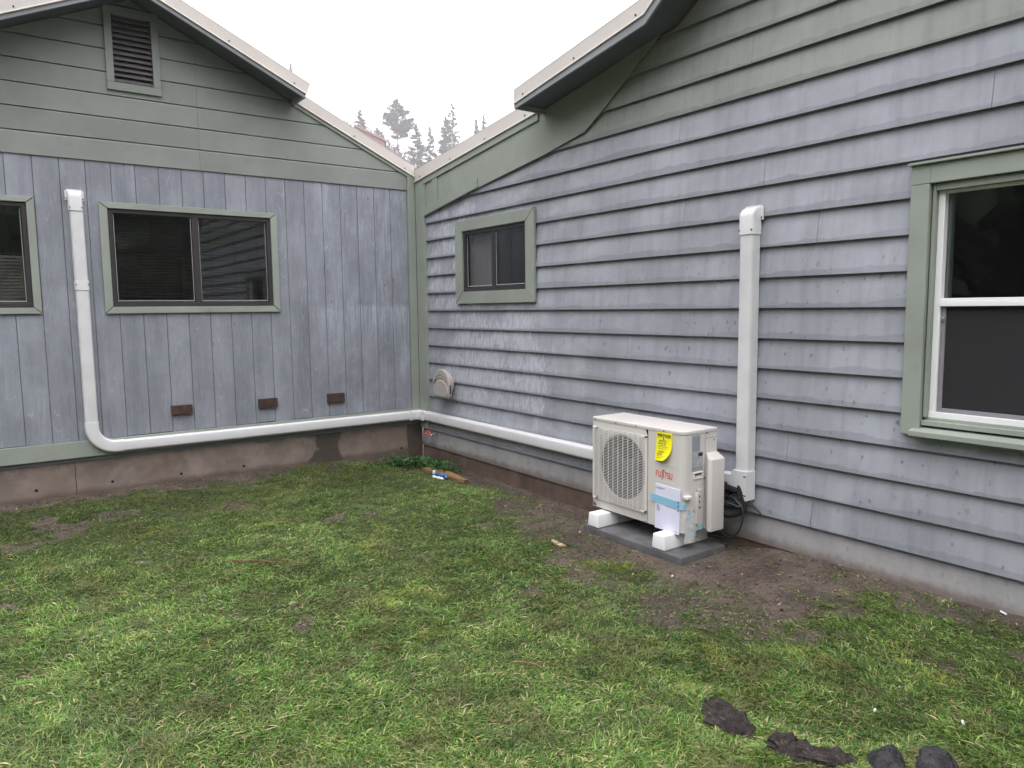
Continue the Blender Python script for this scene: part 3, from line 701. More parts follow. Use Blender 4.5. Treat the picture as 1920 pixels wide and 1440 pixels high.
# corner board, gable panel with its frame
mb = MB(); wpoly(mb, RW, clip(rect(-0.192, -0.0245, 0.24, 3.2), 0.123, 1, 2.784), -0.02, 0.0235); mb.build('corner_board', 'green_trim', wing2, bevel=0.003)
low_pts = [(-0.195, 2.440), (-1.196, 2.588), (-2.16, 2.712), (-2.651, 2.796), (-2.853, 2.915), (-3.387, 3.272)]
def lowP(y):
    for (a, za), (b_, zb) in zip(low_pts, low_pts[1:]):
        if y >= b_: return za+(zb-za)*(y-a)/(b_-a)
mb = MB()
for (a, za), (b_, zb) in zip(low_pts, low_pts[1:]):
    b2 = b_; z2 = zb
    # upper edge follows the roof line
    A = [(a, za), (b2, z2)]
    A += [(b2, lowR(b2)-0.002), (a, lowR(a)-0.002)] if lowR(b2)-0.002 > z2+0.003 else [(a, lowR(a)-0.002)]
    wpoly(mb, RW, A, 0.002, 0.0125)
mb.build('gable_panel', 'green_trim', wing2)
def strip(u0, u1, f0, f1, d0, d1, name, mat, W_=RW, parent=wing2, n=1):
    mb = MB()
    for i in range(n):
        a = u0+(u1-u0)*i/n; b_ = u0+(u1-u0)*(i+1)/n
        wpoly(mb, W_, [(a, f0(a)), (b_, f0(b_)), (b_, f1(b_)), (a, f1(a))], d0, d1)
    return mb.build(name, mat, parent, bevel=0.002)
strip(-0.196, -2.10, lambda y: lowR(y)-0.058, lambda y: lowR(y)-0.002, 0.0128, 0.027, 'frieze_board', 'green_trim')
strip(-0.196, -1.195, lambda y: lowP(y), lambda y: lowP(y)+0.082, 0.0128, 0.0235, 'frieze_board', 'green_trim')
strip(-0.196, -0.232, lambda y: lowP(y)+0.0825, lambda y: lowR(y)-0.0585, 0.0128, 0.0225, 'batten', 'green_trim')
strip(-0.372, -0.474, lambda y: lowP(y)+0.0825, lambda y: lowR(y)-0.0585, 0.0128, 0.0225, 'batten', 'green_trim')
# roof, trim
mb = MB()
def deckR(y0, y1, x0, x1, f=lowR, t0=0.006, t1=0.10, mi=0):
    mb.prism([(y0, f(y0)+t0), (y1, f(y1)+t0), (y1, f(y1)+t1), (y0, f(y0)+t1)], lambda q: (x0, q[0], q[1]), lambda q: (x1, q[0], q[1]), mi)
deckR(-0.001, OY0, -0.012, 6.5, lambda y: 2.79-0.123*y); deckR(OY0, KY, -0.012, 6.5, lambda y: 2.6994-0.166*y)
deckR(KY, -6.3, -0.012, 6.5, lambda y: 0.6708-0.74*y); deckR(-6.3, -9.6, -0.012, 6.5, lambda y: 0.6708+0.74*(12.6+y))
mb.build('roof', 'roof_metal', wing2)
OY1 = KY
oh = lambda y: 3.058+0.166*(OY0-y) if y > OY1 else 3.286+0.74*(OY1-y)
PO = [(OY0, oh(OY0)), (OY1, oh(OY1)), (-6.3, oh(-6.3))]
mb = MB()
for (a, za), (b_, zb) in zip(PO, PO[1:]):
    # soffit: from the wall line to the trim, slightly folded to meet both
    mb.add([(-0.285, a, za+0.004), (-0.285, b_, zb+0.004), (-0.013, b_, max(zb, lowR(b_))+0.004), (-0.013, a, max(za, lowR(a))+0.006),
            (-0.285, a, za+0.05), (-0.285, b_, zb+0.05), (-0.013, b_, max(zb, lowR(b_))+0.05), (-0.013, a, max(za, lowR(a))+0.05)],
           [(0, 1, 2, 3), (7, 6, 5, 4), (0, 4, 5, 1), (2, 6, 7, 3), (0, 3, 7, 4), (1, 5, 6, 2)])
mb.build('soffit', 'soffit_paint', wing2)
mb = MB()
for (a, za), (b_, zb) in zip(PO, PO[1:]):
    mb.add([(-0.300, a, za+0.06), (-0.300, b_, zb+0.06), (0.0, b_, max(zb, lowR(b_))+0.06), (0.0, a, za+0.06),
            (-0.300, a, za+0.098), (-0.300, b_, zb+0.098), (0.0, b_, max(zb, lowR(b_))+0.105), (0.0, a, za+0.105)],
           [(0, 1, 2, 3), (7, 6, 5, 4), (0, 4, 5, 1), (2, 6, 7, 3), (0, 3, 7, 4), (1, 5, 6, 2)])
mb.build('roof_deck', 'roof_metal', wing2)
rake(wing2, [(-0.036, lowR(-0.036)), (-2.155, lowR(-2.155))], RW, 0.020, 0.118)
rake(wing2, [(OY0+0.0, oh(OY0)), (OY1, oh(OY1)), (-6.3, oh(-6.3))], RW, 0.292, 0.105, cut=0.0)
mb = MB()
for (a, za), (b_, zb), (e0, e1) in ((PO[0], PO[1], (0.034, 0.056)), (PO[1], PO[2], (0.056, 0.07))):
    wpoly(mb, RW, [(a, za-e0), (b_, zb-e1), (b_, zb-0.002), (a, za-0.002)], 0.285, 0.302)
mb.build('fascia_board', 'dark_fascia', wing2)
mb = MB(); mb.prism([(OY0, oh(OY0)-0.034), (OY0-0.02, oh(OY0)-0.034), (OY0-0.02, oh(OY0)+0.002), (OY0, oh(OY0)+0.002)], lambda q: (-0.284, q[0], q[1]), lambda q: (-0.014, q[0], q[1]))
mb.build('fascia_board', 'dark_fascia', wing2)
# bathroom window
w3, o3 = window(wing2, RW, -2.033, -0.789, 1.541, 2.318, 0.122, -1.412)
o_ = MB(); wbox(o_, RW, -1.275, -0.912, -0.075, -0.07, 1.70, 2.17); o_.build('curtain', 'curtain_cloth', w3)
mb = MB(); mb.box(0.201, 2.2, -3, -0.3, 0.07, 0.1); mb.box(0.201, 2.2, -3, -0.3, 2.5, 2.53); mb.box(2.2, 2.23, -3, -0.3, 0.07, 2.53); mb.box(0.201, 2.2, -3.03, -3, 0.07, 2.53); mb.box(0.201, 2.2, -0.3, -0.27, 0.07, 2.53); mb.build('room_wall', 'room_wall', wing2)
# big single-hung window
mb = MB(); wbox(mb, RW, -6.13, -5.146, -0.02, 0.022, 2.066, 2.156); wbox(mb, RW, -5.1459, -5.055, -0.02, 0.022, 2.066, 2.156)
w4 = mb.build('window', 'green_trim', wing2, bevel=0.002)
mb = MB(); wbox(mb, RW, -6.14, -5.045, -0.01, 0.040, 2.158, 2.170); mb.build('drip_cap', 'green_trim', w4, bevel=0.002)
for (a, b_) in ((-5.144, -5.055), (-6.13, -6.041)):
    mb = MB(); wbox(mb, RW, a, b_, -0.02, 0.0215, 0.842, 2.0645); mb.build('casing_board', 'green_trim', w4, bevel=0.003)
mb = MB(); wbox(mb, RW, -6.04, -5.148, -0.085, -0.021, 0.915, 0.93); wbox(mb, RW, -6.04, -5.148, -0.020, 0.008, 0.893, 0.918)
mb.add([RW(-6.04, -0.02, 0.885), RW(-5.112, -0.02, 0.885), RW(-5.112, 0.062, 0.868), RW(-6.04, 0.062, 0.868), RW(-6.04, -0.02, 0.848), RW(-5.112, -0.02, 0.848), RW(-5.112, 0.062, 0.842), RW(-6.04, 0.062, 0.842)],
       [(0, 1, 2, 3), (7, 6, 5, 4), (0, 4, 5, 1), (1, 5, 6, 2), (2, 6, 7, 3), (3, 7, 4, 0)])
mb.build('sill', 'green_trim', w4, bevel=0.002)
mb = MB(); wbox(mb, RW, -5.165, -5.150, -0.085, -0.001, 0.932, 2.062); wbox(mb, RW, -6.04, -6.025, -0.085, -0.001, 0.932, 2.062); wbox(mb, RW, -6.02, -5.166, -0.085, -0.001, 2.030, 2.062)
mb.build('jamb', 'green_trim', w4, bevel=0.002)
mb = MB(); fa, fb, fz0, fz1 = -6.024, -5.166, 0.931, 2.029
for (p, q, r_, s_, d0, d1) in ((fb-0.030, fb, fz0+0.030, fz1, -0.07, -0.028), (fa, fa+0.030, fz0+0.030, fz1, -0.07, -0.028), (fa, fb, fz0, fz0+0.030, -0.07, -0.024),
                               (fa+0.03, fb-0.03, fz1-0.012, fz1, -0.07, -0.030), (fa+0.030, fb-0.030, 1.478, 1.499, -0.062, -0.022), (fa+0.030, fb-0.030, 1.5, 1.517, -0.062, -0.030)):
    wbox(mb, RW, p, q, d0, d1, r_, s_)
mb.build('frame', 'vinyl_white', w4, bevel=0.002)
mb = MB()
for (p, q, r_, s_) in ((fb-0.052, fb-0.031, fz0+0.031, 1.476), (fa+0.031, fa+0.052, fz0+0.031, 1.476), (fa+0.052, fb-0.052, fz0+0.031, fz0+0.050)): wbox(mb, RW, p, q, -0.058, -0.040, r_, s_)
mb.build('screen_frame', 'vinyl_grey', w4, bevel=0.002)
mb = MB(); wbox(mb, RW, fb-0.050, fb-0.035, -0.040, -0.033, 1.405, 1.425); mb.build('latch', 'zinc', w4, bevel=0.002)
mb = MB(); wbox(mb, RW, fa+0.052, fb-0.052, -0.049, -0.047, fz0+0.050, 1.476); mb.build('insect_screen', 'screen_mesh', w4)
mb = MB(); wbox(mb, RW, fa+0.030, fb-0.030, -0.064, -0.062, 1.518, fz1-0.012); mb.build('pane', 'pane_glass', w4)
mb = MB(); wbox(mb, RW, fa+0.030, fb-0.030, -0.069, -0.067, fz0+0.03, 1.477); mb.build('pane', 'pane_glass', w4)
mb = MB(); wbox(mb, RW, fb-0.047, fb-0.031, -0.10, -0.072, 1.5, fz1-0.012); wbox(mb, RW, fa+0.031, fa+0.047, -0.10, -0.072, 1.5, fz1-0.012); mb.build('inner_frame', 'green_trim', w4)
mb = MB(); mb.box(0.201, 3.2, -8.5, -3.1, 0.07, 0.1); mb.box(0.201, 3.2, -8.5, -3.1, 2.6, 2.63); mb.box(3.2, 3.23, -8.5, -3.1, 0.07, 2.63); mb.box(0.201, 3.2, -8.53, -8.5, 0.07, 2.63); mb.box(0.201, 3.2, -3.1, -3.07, 0.07, 2.63); mb.build('room_wall', 'room_wall', wing2)

# ================================================================== PIPE COVERS
def sec(w, d, n=4, r=0.018):
    """duct profile (across, out): flat back on the wall, rounded front corners"""
    h = w/2; pts = [(-h, 0.0), (-h, d-r)]
    for k in range(1, n+1): a = math.pi/2*k/n; pts.append((-h+r-r*math.cos(a), d-r+r*math.sin(a)))
    for k in range(n): a = math.pi/2*k/n; pts.append((h-r+r*math.sin(a), d-r+r*math.cos(a)))
    pts += [(h, d-r), (h, 0.0)]; return pts
def duct(mb, W_, path, w, d, mi=0, base=0.0):
    """path: [(u, z, nx, nz)] with the across direction (nx, nz)"""
    rings = [[W_(u+p[0]*ax, base+p[1], z+p[0]*az) for p in sec(w, d)] for (u, z, ax, az) in path]
    mb.loft(rings, mi)
def wall_cap(parent, W_, u, zt, w, d, sgn=1):
    mb = MB()
    # flange
    fl = [(u-w*0.66, zt-0.085), (u+w*0.66, zt-0.085), (u+w*0.66, zt-0.015), (u+w*0.5, zt), (u-w*0.5, zt), (u-w*0.66, zt-0.015)]
    wpoly(mb, W_, fl, 0.0, 0.010)
    # hood curving back to the wall
    rings = []
    for k in range(7):
        a = math.pi/2*k/6; z = zt-0.012-0.055+0.055*math.sin(a); dd = 0.018+(d-0.018)*math.cos(a)
        rings.append([W_(u+p[0], p[1], z) for p in sec(w, max(dd, 0.02), r=min(0.018, dd*0.6))])
    rings = [[W_(u+p[0], p[1], zt-0.17) for p in sec(w, d)]] + rings
    mb.loft(rings); o = mb.build('wall_cap', 'white_pvc', parent, smooth=True)
    for s_ in (-1, 1):
        m2 = MB(); m2.tube([W_(u+s_*w*0.58, 0.009, zt-0.072), W_(u+s_*w*0.58, 0.0125, zt-0.072)], 0.005, 8); m2.build('screw', 'screw_metal', o)
        m2 = MB(); m2.tube([W_(u+s_*w*0.42, d-0.004, zt-0.145), W_(u+s_*w*0.42, d+0.0015, zt-0.145)], 0.005, 8); m2.build('screw', 'screw_metal', o)
    return o
pc = thing('pipe_cover', 'long white pipe cover dropping between two windows, then running low round the house corner', 'pipe cover', (-3.078, -0.03, 0.34))
VU, HZ, RR = -3.077, 0.383, 0.17
wall_cap(pc, LW, VU-0.007, 2.472, 0.100, 0.066)
mb = MB(); duct(mb, LW, [(VU-0.004, 2.30, 1, 0), (VU-0.001, 1.73, 1, 0)], 0.094, 0.060); mb.build('duct', 'pvc_scuffed', pc, smooth=True)
mb = MB(); duct(mb, LW, [(VU-0.001, 1.755, 1, 0), (VU, 1.675, 1, 0)], 0.101, 0.0645); cpl = mb.build('coupling', 'white_pvc', pc, smooth=True)
for s_ in (-1, 1):
    m2 = MB(); m2.tube([LW(VU+s_*0.043, 0.063, 1.72), LW(VU+s_*0.043, 0.067, 1.72)], 0.005, 8); m2.build('screw', 'screw_metal', cpl)
mb = MB(); duct(mb, LW, [(VU, 1.68, 1, 0), (VU, HZ+RR+0.035, 1, 0)], 0.094, 0.060); mb.build('duct', 'pvc_scuffed', pc, smooth=True)
mb = MB(); cx, cz = VU+RR, HZ+RR; path = [(VU, cz+0.045, 1, 0)]
for k in range(13):
    a = math.pi+math.pi/2*k/12; path.append((cx+RR*math.cos(a), cz+RR*math.sin(a), -math.cos(a), -math.sin(a)))
path.append((cx+0.055, HZ, 0, 1))
duct(mb, LW, path, 0.101, 0.0645); mb.build('elbow', 'white_pvc', pc, smooth=True)
mb = MB(); duct(mb, LW, [(cx+0.05, HZ, 0, 1), (-1.90, HZ-0.003, 0, 1)], 0.094, 0.061); mb.build('duct', 'white_pvc', pc, smooth=True)
mb = MB(); duct(mb, LW, [(-1.925, HZ-0.003, 0, 1), (-1.85, HZ-0.003, 0, 1)], 0.0955, 0.0625, base=0.0); mb.build('coupling', 'white_pvc', pc, smooth=True)
mb = MB(); duct(mb, LW, [(-1.86, HZ-0.003, 0, 1), (-0.13, HZ-0.004, 0, 1)], 0.094, 0.061); mb.build('duct', 'white_pvc', pc, smooth=True)
# inside corner piece: profile swept round the corner
def corner_path(w, d, pts):
    rings = []
    for (x, y, ox, oy) in pts: rings.append([(x+p[1]*ox, y+p[1]*oy, HZ-0.004+p[0]) for p in sec(w, d)])
    return rings
mb = MB(); q2 = 1/math.sqrt(2)
mb.loft(corner_path(0.101, 0.0645, [(-0.16, -0.024, 0, -1), (-0.105, -0.024, 0, -1), (-0.0245, -0.0245, -1.0, -1.0), (-0.024, -0.105, -1, 0), (-0.024, -0.16, -1, 0)]))
mb.build('corner_elbow', 'white_pvc', pc, smooth=True)
mb = MB(); duct(mb, RW, [(-0.155, HZ-0.004, 0, 1), (-3.98, HZ-0.002, 0, 1)], 0.096, 0.061, base=0.003); mb.build('duct', 'white_pvc', pc, smooth=True)

pv = thing('pipe_cover', 'upright white plastic pipe cover on the grey lap siding behind the heat pump', 'pipe cover', (-0.03, -4.145, 0.3))
UY = -4.144
wall_cap(pv, RW, UY, 2.078, 0.100, 0.084)
mb = MB(); duct(mb, RW, [(UY, 1.92, 1, 0), (UY, 0.47, 1, 0)], 0.090, 0.078, base=0.001); mb.build('duct', 'pvc_scuffed', pv, smooth=True)
# boot with two openings in its lower edge, flared towards the heat pump
mb = MB()
prof = [(-4.196, 0.496), (-4.196, 0.318), (-4.165, 0.312), (-4.162, 0.355), (-4.150, 0.378), (-4.128, 0.380), (-4.112, 0.360), (-4.106, 0.335), (-4.098, 0.335), (-4.094, 0.372), (-4.082, 0.390), (-4.060, 0.392), (-4.048, 0.380), (-4.092, 0.496)]
for tri in [[0, 1, 2, 3, 4, 13], [4, 5, 13], [5, 6, 9, 10, 13], [6, 7, 8, 9], [10, 11, 12, 13]]:
    wpoly(mb, RW, [prof[i] for i in tri], 0.004, 0.088)
boot = mb.build('boot', 'white_pvc', pv)
mb = MB(); wbox(mb, RW, -4.075, -3.99, 0.010, 0.082, 0.405, 0.462); mb.build('side_arm', 'white_pvc', pv, bevel=0.004)
for zz in (0.462, 0.345):
    m2 = MB(); wbox(m2, RW, -4.192, -4.172, 0.0875, 0.0895, zz, zz+0.007); m2.build('slot', 'screw_metal', boot)

# ================================================================== HEAT PUMP
TH = -0.02
pump = thing('heat_pump', 'cream outdoor heat pump with round fan grille and red maker name', 'heat pump', (-0.457, -3.23, 0.15), rotz=TH-math.pi/2)
CW, CD, CH = 0.808, 0.293, 0.607
def P(mb, name, mats, parent=pump, **k): return mb.build(name, mats, parent, local=True, **k)
# casing: front skin with round opening, sides, back
def ring_front(cx, cz, r, x0, x1, z0, z1, y, n=48):
    vs = []; fs = []
    for k in range(n):
        a = 2*math.pi*k/n; c, s = math.cos(a), math.sin(a)
        # ray to rectangle
        t = min((x1-cx)/c if c > 1e-9 else 1e9, (x0-cx)/c if c < -1e-9 else 1e9, (z1-cz)/s if s > 1e-9 else 1e9, (z0-cz)/s if s < -1e-9 else 1e9)
        vs += [(cx+r*c, y, cz+r*s), (cx+t*c, y, cz+t*s)]
    for k in range(n): a = 2*k; b_ = 2*((k+1) % n); fs.append((a, b_, b_+1, a+1))
    return vs, fs
FX, FZ, FR = 0.287, 0.312, 0.215
mb = MB(); vs, fs = ring_front(FX, FZ, FR, 0.012, 0.520, 0.004, 0.590, 0.0); mb.add(vs, fs)
# fan shroud funnel
n = 48; rings = []
for (rr, yy) in ((FR, 0.0), (FR-0.008, 0.012), (FR-0.014, 0.06), (FR-0.014, 0.11)):
    rings.append([(FX+rr*math.cos(2*math.pi*k/n), yy, FZ+rr*math.sin(2*math.pi*k/n)) for k in range(n)])
# skins
cr = 0.045; arc = [(0.522, 0.0), (CW-cr, 0.0)] + [(CW-cr+cr*math.sin(a), cr-cr*math.cos(a)) for a in [math.pi/2*k/6 for k in range(1, 7)]] + [(CW, CD)]
mb.loft([[(p[0], p[1], z) for p in arc] for z in (0.0, 0.590)], closed=False, cap=False)
mb.add([(0.520, 0.0, 0.0), (0.5205, 0.004, 0.0), (0.5205, 0.004, 0.59), (0.520, 0.0, 0.59)], [(0, 1, 2, 3)])
arcl = [(0.0, CD), (0.0, 0.012)] + [(0.012-0.012*math.cos(a), 0.012-0.012*math.sin(a)) for a in [math.pi/2*k/4 for k in range(1, 5)]]
mb.loft([[(p[0], p[1], z) for p in arcl] for z in (0.0, 0.590)], closed=False, cap=False)
mb.add([(0.012, 0, 0.004), (0.52, 0, 0.004), (0.52, 0, 0.0), (0.012, 0, 0.0)], [(0, 1, 2, 3)])
mb.add([(0, CD, 0), (CW, CD, 0), (CW, CD, 0.59), (0, CD, 0.59)], [(0, 1, 2, 3)])
mb.add([(0, 0.01, 0.002), (CW, 0.01, 0.002), (CW, CD, 0.002), (0, CD, 0.002)], [(0, 1, 2, 3)])
casing = P(mb, 'casing', 'condenser_paint', smooth=True)
mb = MB(); mb.loft(rings[:2], closed=True, cap=False); P(mb, 'shroud_lip', 'condenser_paint', smooth=True)
mb = MB(); mb.loft(rings[1:], closed=True, cap=False); P(mb, 'shroud', 'inside_shade', smooth=True)  # funnel coloured black to stand in for the shade inside
mb = MB()
# top panel with a folded rim
o = [(-0.003, -0.003)]; tp = [(-0.003, CD+0.003), (-0.003, 0.009), (0.009, -0.003), (CW-cr, -0.003)] + [(CW-cr+(cr+0.003)*math.sin(a), cr-(cr+0.003)*math.cos(a)) for a in [math.pi/2*k/6 for k in range(1, 7)]] + [(CW+0.003, CD+0.003)]
mb.loft([[(p[0], p[1], z) for p in tp] for z in (0.587, 0.612)])
top = P(mb, 'top_panel', 'condenser_paint', bevel=0.005, seg=3, smooth=True)
for (sx_, sy_) in ((0.035, 0), (0.235, 0), (0.42, 0), (0.655, 0)):
    m2 = MB(); m2.tube([(sx_, -0.0025, 0.598), (sx_, -0.0055, 0.598)], 0.0045, 8); P(m2, 'screw', 'screw_metal', top)
m2 = MB(); m2.tube([(CW+0.0025, 0.20, 0.588), (CW+0.006, 0.20, 0.588)], 0.0045, 8); P(m2, 'screw', 'screw_metal', top)
# seam of the front panels
m2 = MB(); m2.box(0.5195, 0.5215, -0.0006, 0.004, 0.003, 0.578); P(m2, 'seam', 'dark_hole')
# inside: motor, blades, coil
m2 = MB(); m2.box(0.02, 0.50, 0.235, 0.25, 0.02, 0.58); P(m2, 'coil', 'coil_fins')
m2 = MB(); m2.tube([(FX, 0.055, FZ), (FX, 0.12, FZ)], 0.042, 24); hub = P(m2, 'fan_hub', 'fan_plastic', smooth=True)
for k in range(3):
    m2 = MB(); a0 = 2*math.pi*k/3+0.4; top_, bot = [], []
    for i in range(7):
        a = a0+i*0.19; y_ = 0.06+0.008*i
        for j in range(5):
            r_ = 0.04+0.038*j; top_.append((FX+r_*math.cos(a), y_+0.004*j, FZ+r_*math.sin(a)))
    fs = [(i*5+j, i*5+j+1, (i+1)*5+j+1, (i+1)*5+j) for i in range(6) for j in range(4)]
    N = len(top_); vs = top_+[(p[0], p[1]+0.003, p[2]) for p in top_]
    m2.add(vs, fs+[tuple(N+q for q in f[::-1]) for f in fs]); P(m2, 'fan_blade', 'fan_plastic', smooth=True)
m2 = MB(); m2.box(0.01, 0.515, 0.17, 0.175, 0.01, 0.585); P(m2, 'dark_sheet', 'inside_shade')  # added black sheet that makes the fan opening look darker
# wire grille: horizontal louvres across, few uprights, frame corner pads
gx0, gx1, gz0, gz1 = 0.026, 0.512, 0.066, 0.552
mb = MB(); nb = 49
for k in range(nb):
    z = gz0+(gz1-gz0)*k/(nb-1); mb.box(gx0, gx1, -0.016, -0.0130, z-0.0010, z+0.0010)
P(mb, 'fan_grille', 'grille_plastic', kind='stuff')
mb = MB()
for k in range(11):
    x = 0.040+0.0458*k; mb.box(x-0.0017, x+0.0017, -0.0183, -0.0160, gz0, gz1)
for a, b_ in ((gx0-0.002, gx0+0.002), (gx1-0.002, gx1+0.002)): mb.box(a, b_, -0.0182, -0.001, gz0-0.002, gz1+0.002)
n = 60; r_in, r_out = 0.213, 0.221
P(mb, 'grille_stay', 'grille_plastic', kind='stuff')
for (px_, pz_) in ((0.045, 0.545), (0.495, 0.545), (0.045, 0.073), (0.495, 0.073)):
    m2 = MB(); m2.box(px_-0.014, px_+0.014, -0.0205, -0.0185, pz_-0.008, pz_+0.008); pd = P(m2, 'grille_pad', 'grille_plastic', bevel=0.001, seg=1)
    m2 = MB(); m2.tube([(px_+0.018, 0, pz_-0.002), (px_+0.018, -0.020, pz_-0.002)], 0.005, 8); P(m2, 'screw', 'screw_metal', pd)
# raised ribs on the front panel
for (a, b_, z) in ((0.565, 0.760, 0.396), (0.565, 0.748, 0.289), (0.545, 0.77, 0.585)):
    m2 = MB(); m2.box(a, b_, -0.0015, 0.001, z-0.0010, z+0.0010); P(m2, 'rib', 'grille_plastic')
# maker name, drawn as strokes
def strokes(paths, x0, z0, h, w, t, y0, y1):
    mb = MB()
    for path in paths:
        for (a, b_), (c, d_) in zip(path, path[1:]):
            A = Vector((x0+a*w, z0+b_*h)); B_ = Vector((x0+c*w, z0+d_*h)); dr = (B_-A); 
            if dr.length < 1e-6: continue
            dr.normalize(); nn = Vector((-dr.y, dr.x))*t/2; e = dr*t*0.3
            q = [A-e+nn, B_+e+nn, B_+e-nn, A-e-nn]; mb.prism([tuple(p) for p in q], lambda p: (p[0], y0, p[1]), lambda p: (p[0], y1, p[1]))
    return mb
U_ = [(0, 1), (0, .25), (.15, .05), (.5, 0), (.85, .05), (1, .25), (1, 1)]
FONT = {'F': [[(0, 0), (0, 1), (.9, 1)], [(0, .52), (.75, .52)]], 'U': [U_], 'J': [[(.55, 1.0), (.55, -.25), (.2, -.38)]], 'I': [[(.5, 0), (.5, 1.0)]],
        'T': [[(0, 1), (1, 1)], [(.5, 1), (.5, 0)]], 'S': [[(.95, .93), (.5, 1), (.1, .88), (.1, .65), (.5, .5), (.9, .36), (.9, .12), (.5, 0), (.05, .08)]]}
adv = {'F': 0.016, 'U': 0.0185, 'J': 0.010, 'I': 0.0105, 'T': 0.0165, 'S': 0.0155}
lw = {'F': 0.011, 'U': 0.0135, 'J': 0.008, 'I': 0.004, 'T': 0.0135, 'S': 0.0115}
x = 0.592; logo = MB()
sc_ = 0.131/0.1175*1.16
for ch in 'FUJITSU':
    t_ = strokes(FONT[ch], x, 0.313, 0.034, lw[ch]*sc_, 0.0046, -0.0012, 0.0005); logo.add(t_.v, t_.f); x += adv[ch]*sc_
lp = [(math.cos(a)*1.15*(1 if math.cos(a) > 0 else 1), math.sin(a)) for a in [2*math.pi*k/12 for k in range(13)]]
t_ = strokes([[(-1.0 + .9*math.cos(a), .7*math.sin(a)*math.cos(a)*1.3) for a in [2*math.pi*k/14 for k in range(15)]], lp], 0.6535, 0.3545, 0.0048, 0.0068, 0.0020, -0.0012, 0.0005); logo.add(t_.v, t_.f)
P(logo, 'maker_name', 'logo_red')
# side: label, grip, service panel, valve cover
m2 = MB(); m2.prism([(0.072, 0.365), (0.170, 0.365), (0.170, 0.478), (0.143, 0.480), (0.143, 0.582), (0.072, 0.582)], lambda p: (CW-0.0005, p[0], p[1]), lambda p: (CW+0.001, p[0], p[1]))
lab = P(m2, 'rating_label', 'sticker_light')
m2 = MB(); m2.box(CW+0.0005, CW+0.0016, 0.074, 0.141, 0.484, 0.576); P(m2, 'diagram', 'sticker_grey', parent=lab)
m2 = MB(); m2.box(CW+0.0005, CW+0.0018, 0.128, 0.166, 0.452, 0.474); P(m2, 'black_mark', 'ink_black', parent=lab)
m2 = MB(); m2.box(CW+0.0005, CW+0.0016, 0.074, 0.168, 0.366, 0.392); P(m2, 'diagram', 'sticker_grey', parent=lab)
m2 = MB()
for k in range(9): m2.box(CW+0.0005, CW+0.0015, 0.077, 0.077+0.03+0.05*random.random(), 0.400+0.0075*k, 0.4025+0.0075*k)
P(m2, 'print_lines', 'ink_grey', parent=lab, kind='stuff')
m2 = MB(); gy0, gy1, gz_0, gz_1 = 0.086, 0.166, 0.318, 0.358
for (a, b_, c, d_) in ((gy0, gy1, gz_0, gz_0+0.006), (gy0, gy1, gz_1-0.006, gz_1), (gy0, gy0+0.006, gz_0+0.006, gz_1-0.006), (gy1-0.006, gy1, gz_0+0.006, gz_1-0.006)): m2.box(CW-0.001, CW+0.007, a, b_, c, d_)
grip = P(m2, 'grip', 'grille_plastic', bevel=0.001, seg=1)
m2 = MB(); m2.box(CW-0.001, CW+0.0006, gy0+0.006, gy1-0.006, gz_0+0.006, gz_1-0.006); P(m2, 'recess', 'taupe_dark', parent=grip)
m2 = MB(); m2.box(CW-0.001, CW+0.004, gy0+0.007, gy1-0.007, gz_0+0.006, gz_0+0.018); P(m2, 'recess_floor', 'condenser_paint', parent=grip)
m2 = MB(); m2.box(CW-0.01, CW+0.0035, 0.190, CD-0.001, 0.004, 0.552); sp = P(m2, 'service_panel', 'condenser_paint', bevel=0.0015, seg=1)
m2 = MB(); m2.box(CW-0.01, CW, 0.186, 0.190, 0.004, 0.585); m2.box(CW-0.01, CW+0.0005, 0.188, CD-0.001, 0.552, 0.5545); P(m2, 'seam', 'dark_hole')
for (yy, zz) in ((0.262, 0.541), (0.186, 0.315)):
    m2 = MB(); m2.tube([(CW+0.001, yy, zz), (CW+0.006, yy, zz)], 0.004, 8); P(m2, 'screw', 'screw_metal')
# valve cover: box with a sloping roof
m2 = MB(); pr = [(CW+0.003, 0.120), (CW+0.052, 0.120), (CW+0.064, 0.134), (CW+0.064, 0.270), (CW+0.003, 0.270)]
pr = [(CW+0.003, 0.200), (CW+0.003, 0.300), (CW+0.085, 0.300), (CW+0.085, 0.215), (CW+0.062, 0.196)]
pr = [(CW+0.003, 0.196), (CW+0.055, 0.150), (CW+0.080, 0.160), (CW+0.080, 0.275), (CW+0.003, 0.292)]
m2.add([(a, b_, z) for z in (0.0,) for a, b_ in pr] + [(a, b_, 0.470-0.40*(a-CW-0.003)) for a, b_ in pr], [(4, 3, 2, 1, 0), (5, 6, 7, 8, 9)] + [(i, (i+1) % 5, (i+1) % 5+5, i+5) for i in range(5)])
P(m2, 'valve_cover', 'condenser_paint', bevel=0.007, seg=3, smooth=True)
# lower access plate with knock-outs
m2 = MB(); m2.box(CW-0.002, CW+0.0025, 0.080, 0.172, 0.020, 0.250); P(m2, 'access_plate', 'condenser_shade', bevel=0.001, seg=1)
m2 = MB(); m2.loft([[(CW+0.0024, 0.100+dy, z), (CW+0.0024, 0.126-dy, z), (CW+0.018, 0.123-dy, z), (CW+0.018, 0.103+dy, z)] for z, dy in ((0.045, 0), (0.225, 0), (0.238, 0.004))]); P(m2, 'raised_rib', 'condenser_paint', bevel=0.002, smooth=True)
for zz in (0.206, 0.173, 0.140):
    m2 = MB(); m2.tube([(CW+0.002, 0.140, zz), (CW+0.004, 0.140, zz)], 0.0085, 12); P(m2, 'port_hole', 'dark_hole')
for zz in (0.108, 0.080, 0.056):
    m2 = MB(); m2.tube([(CW+0.002, 0.142, zz), (CW+0.0045, 0.142, zz)], 0.006, 10); P(m2, 'knock_out', 'condenser_paint')
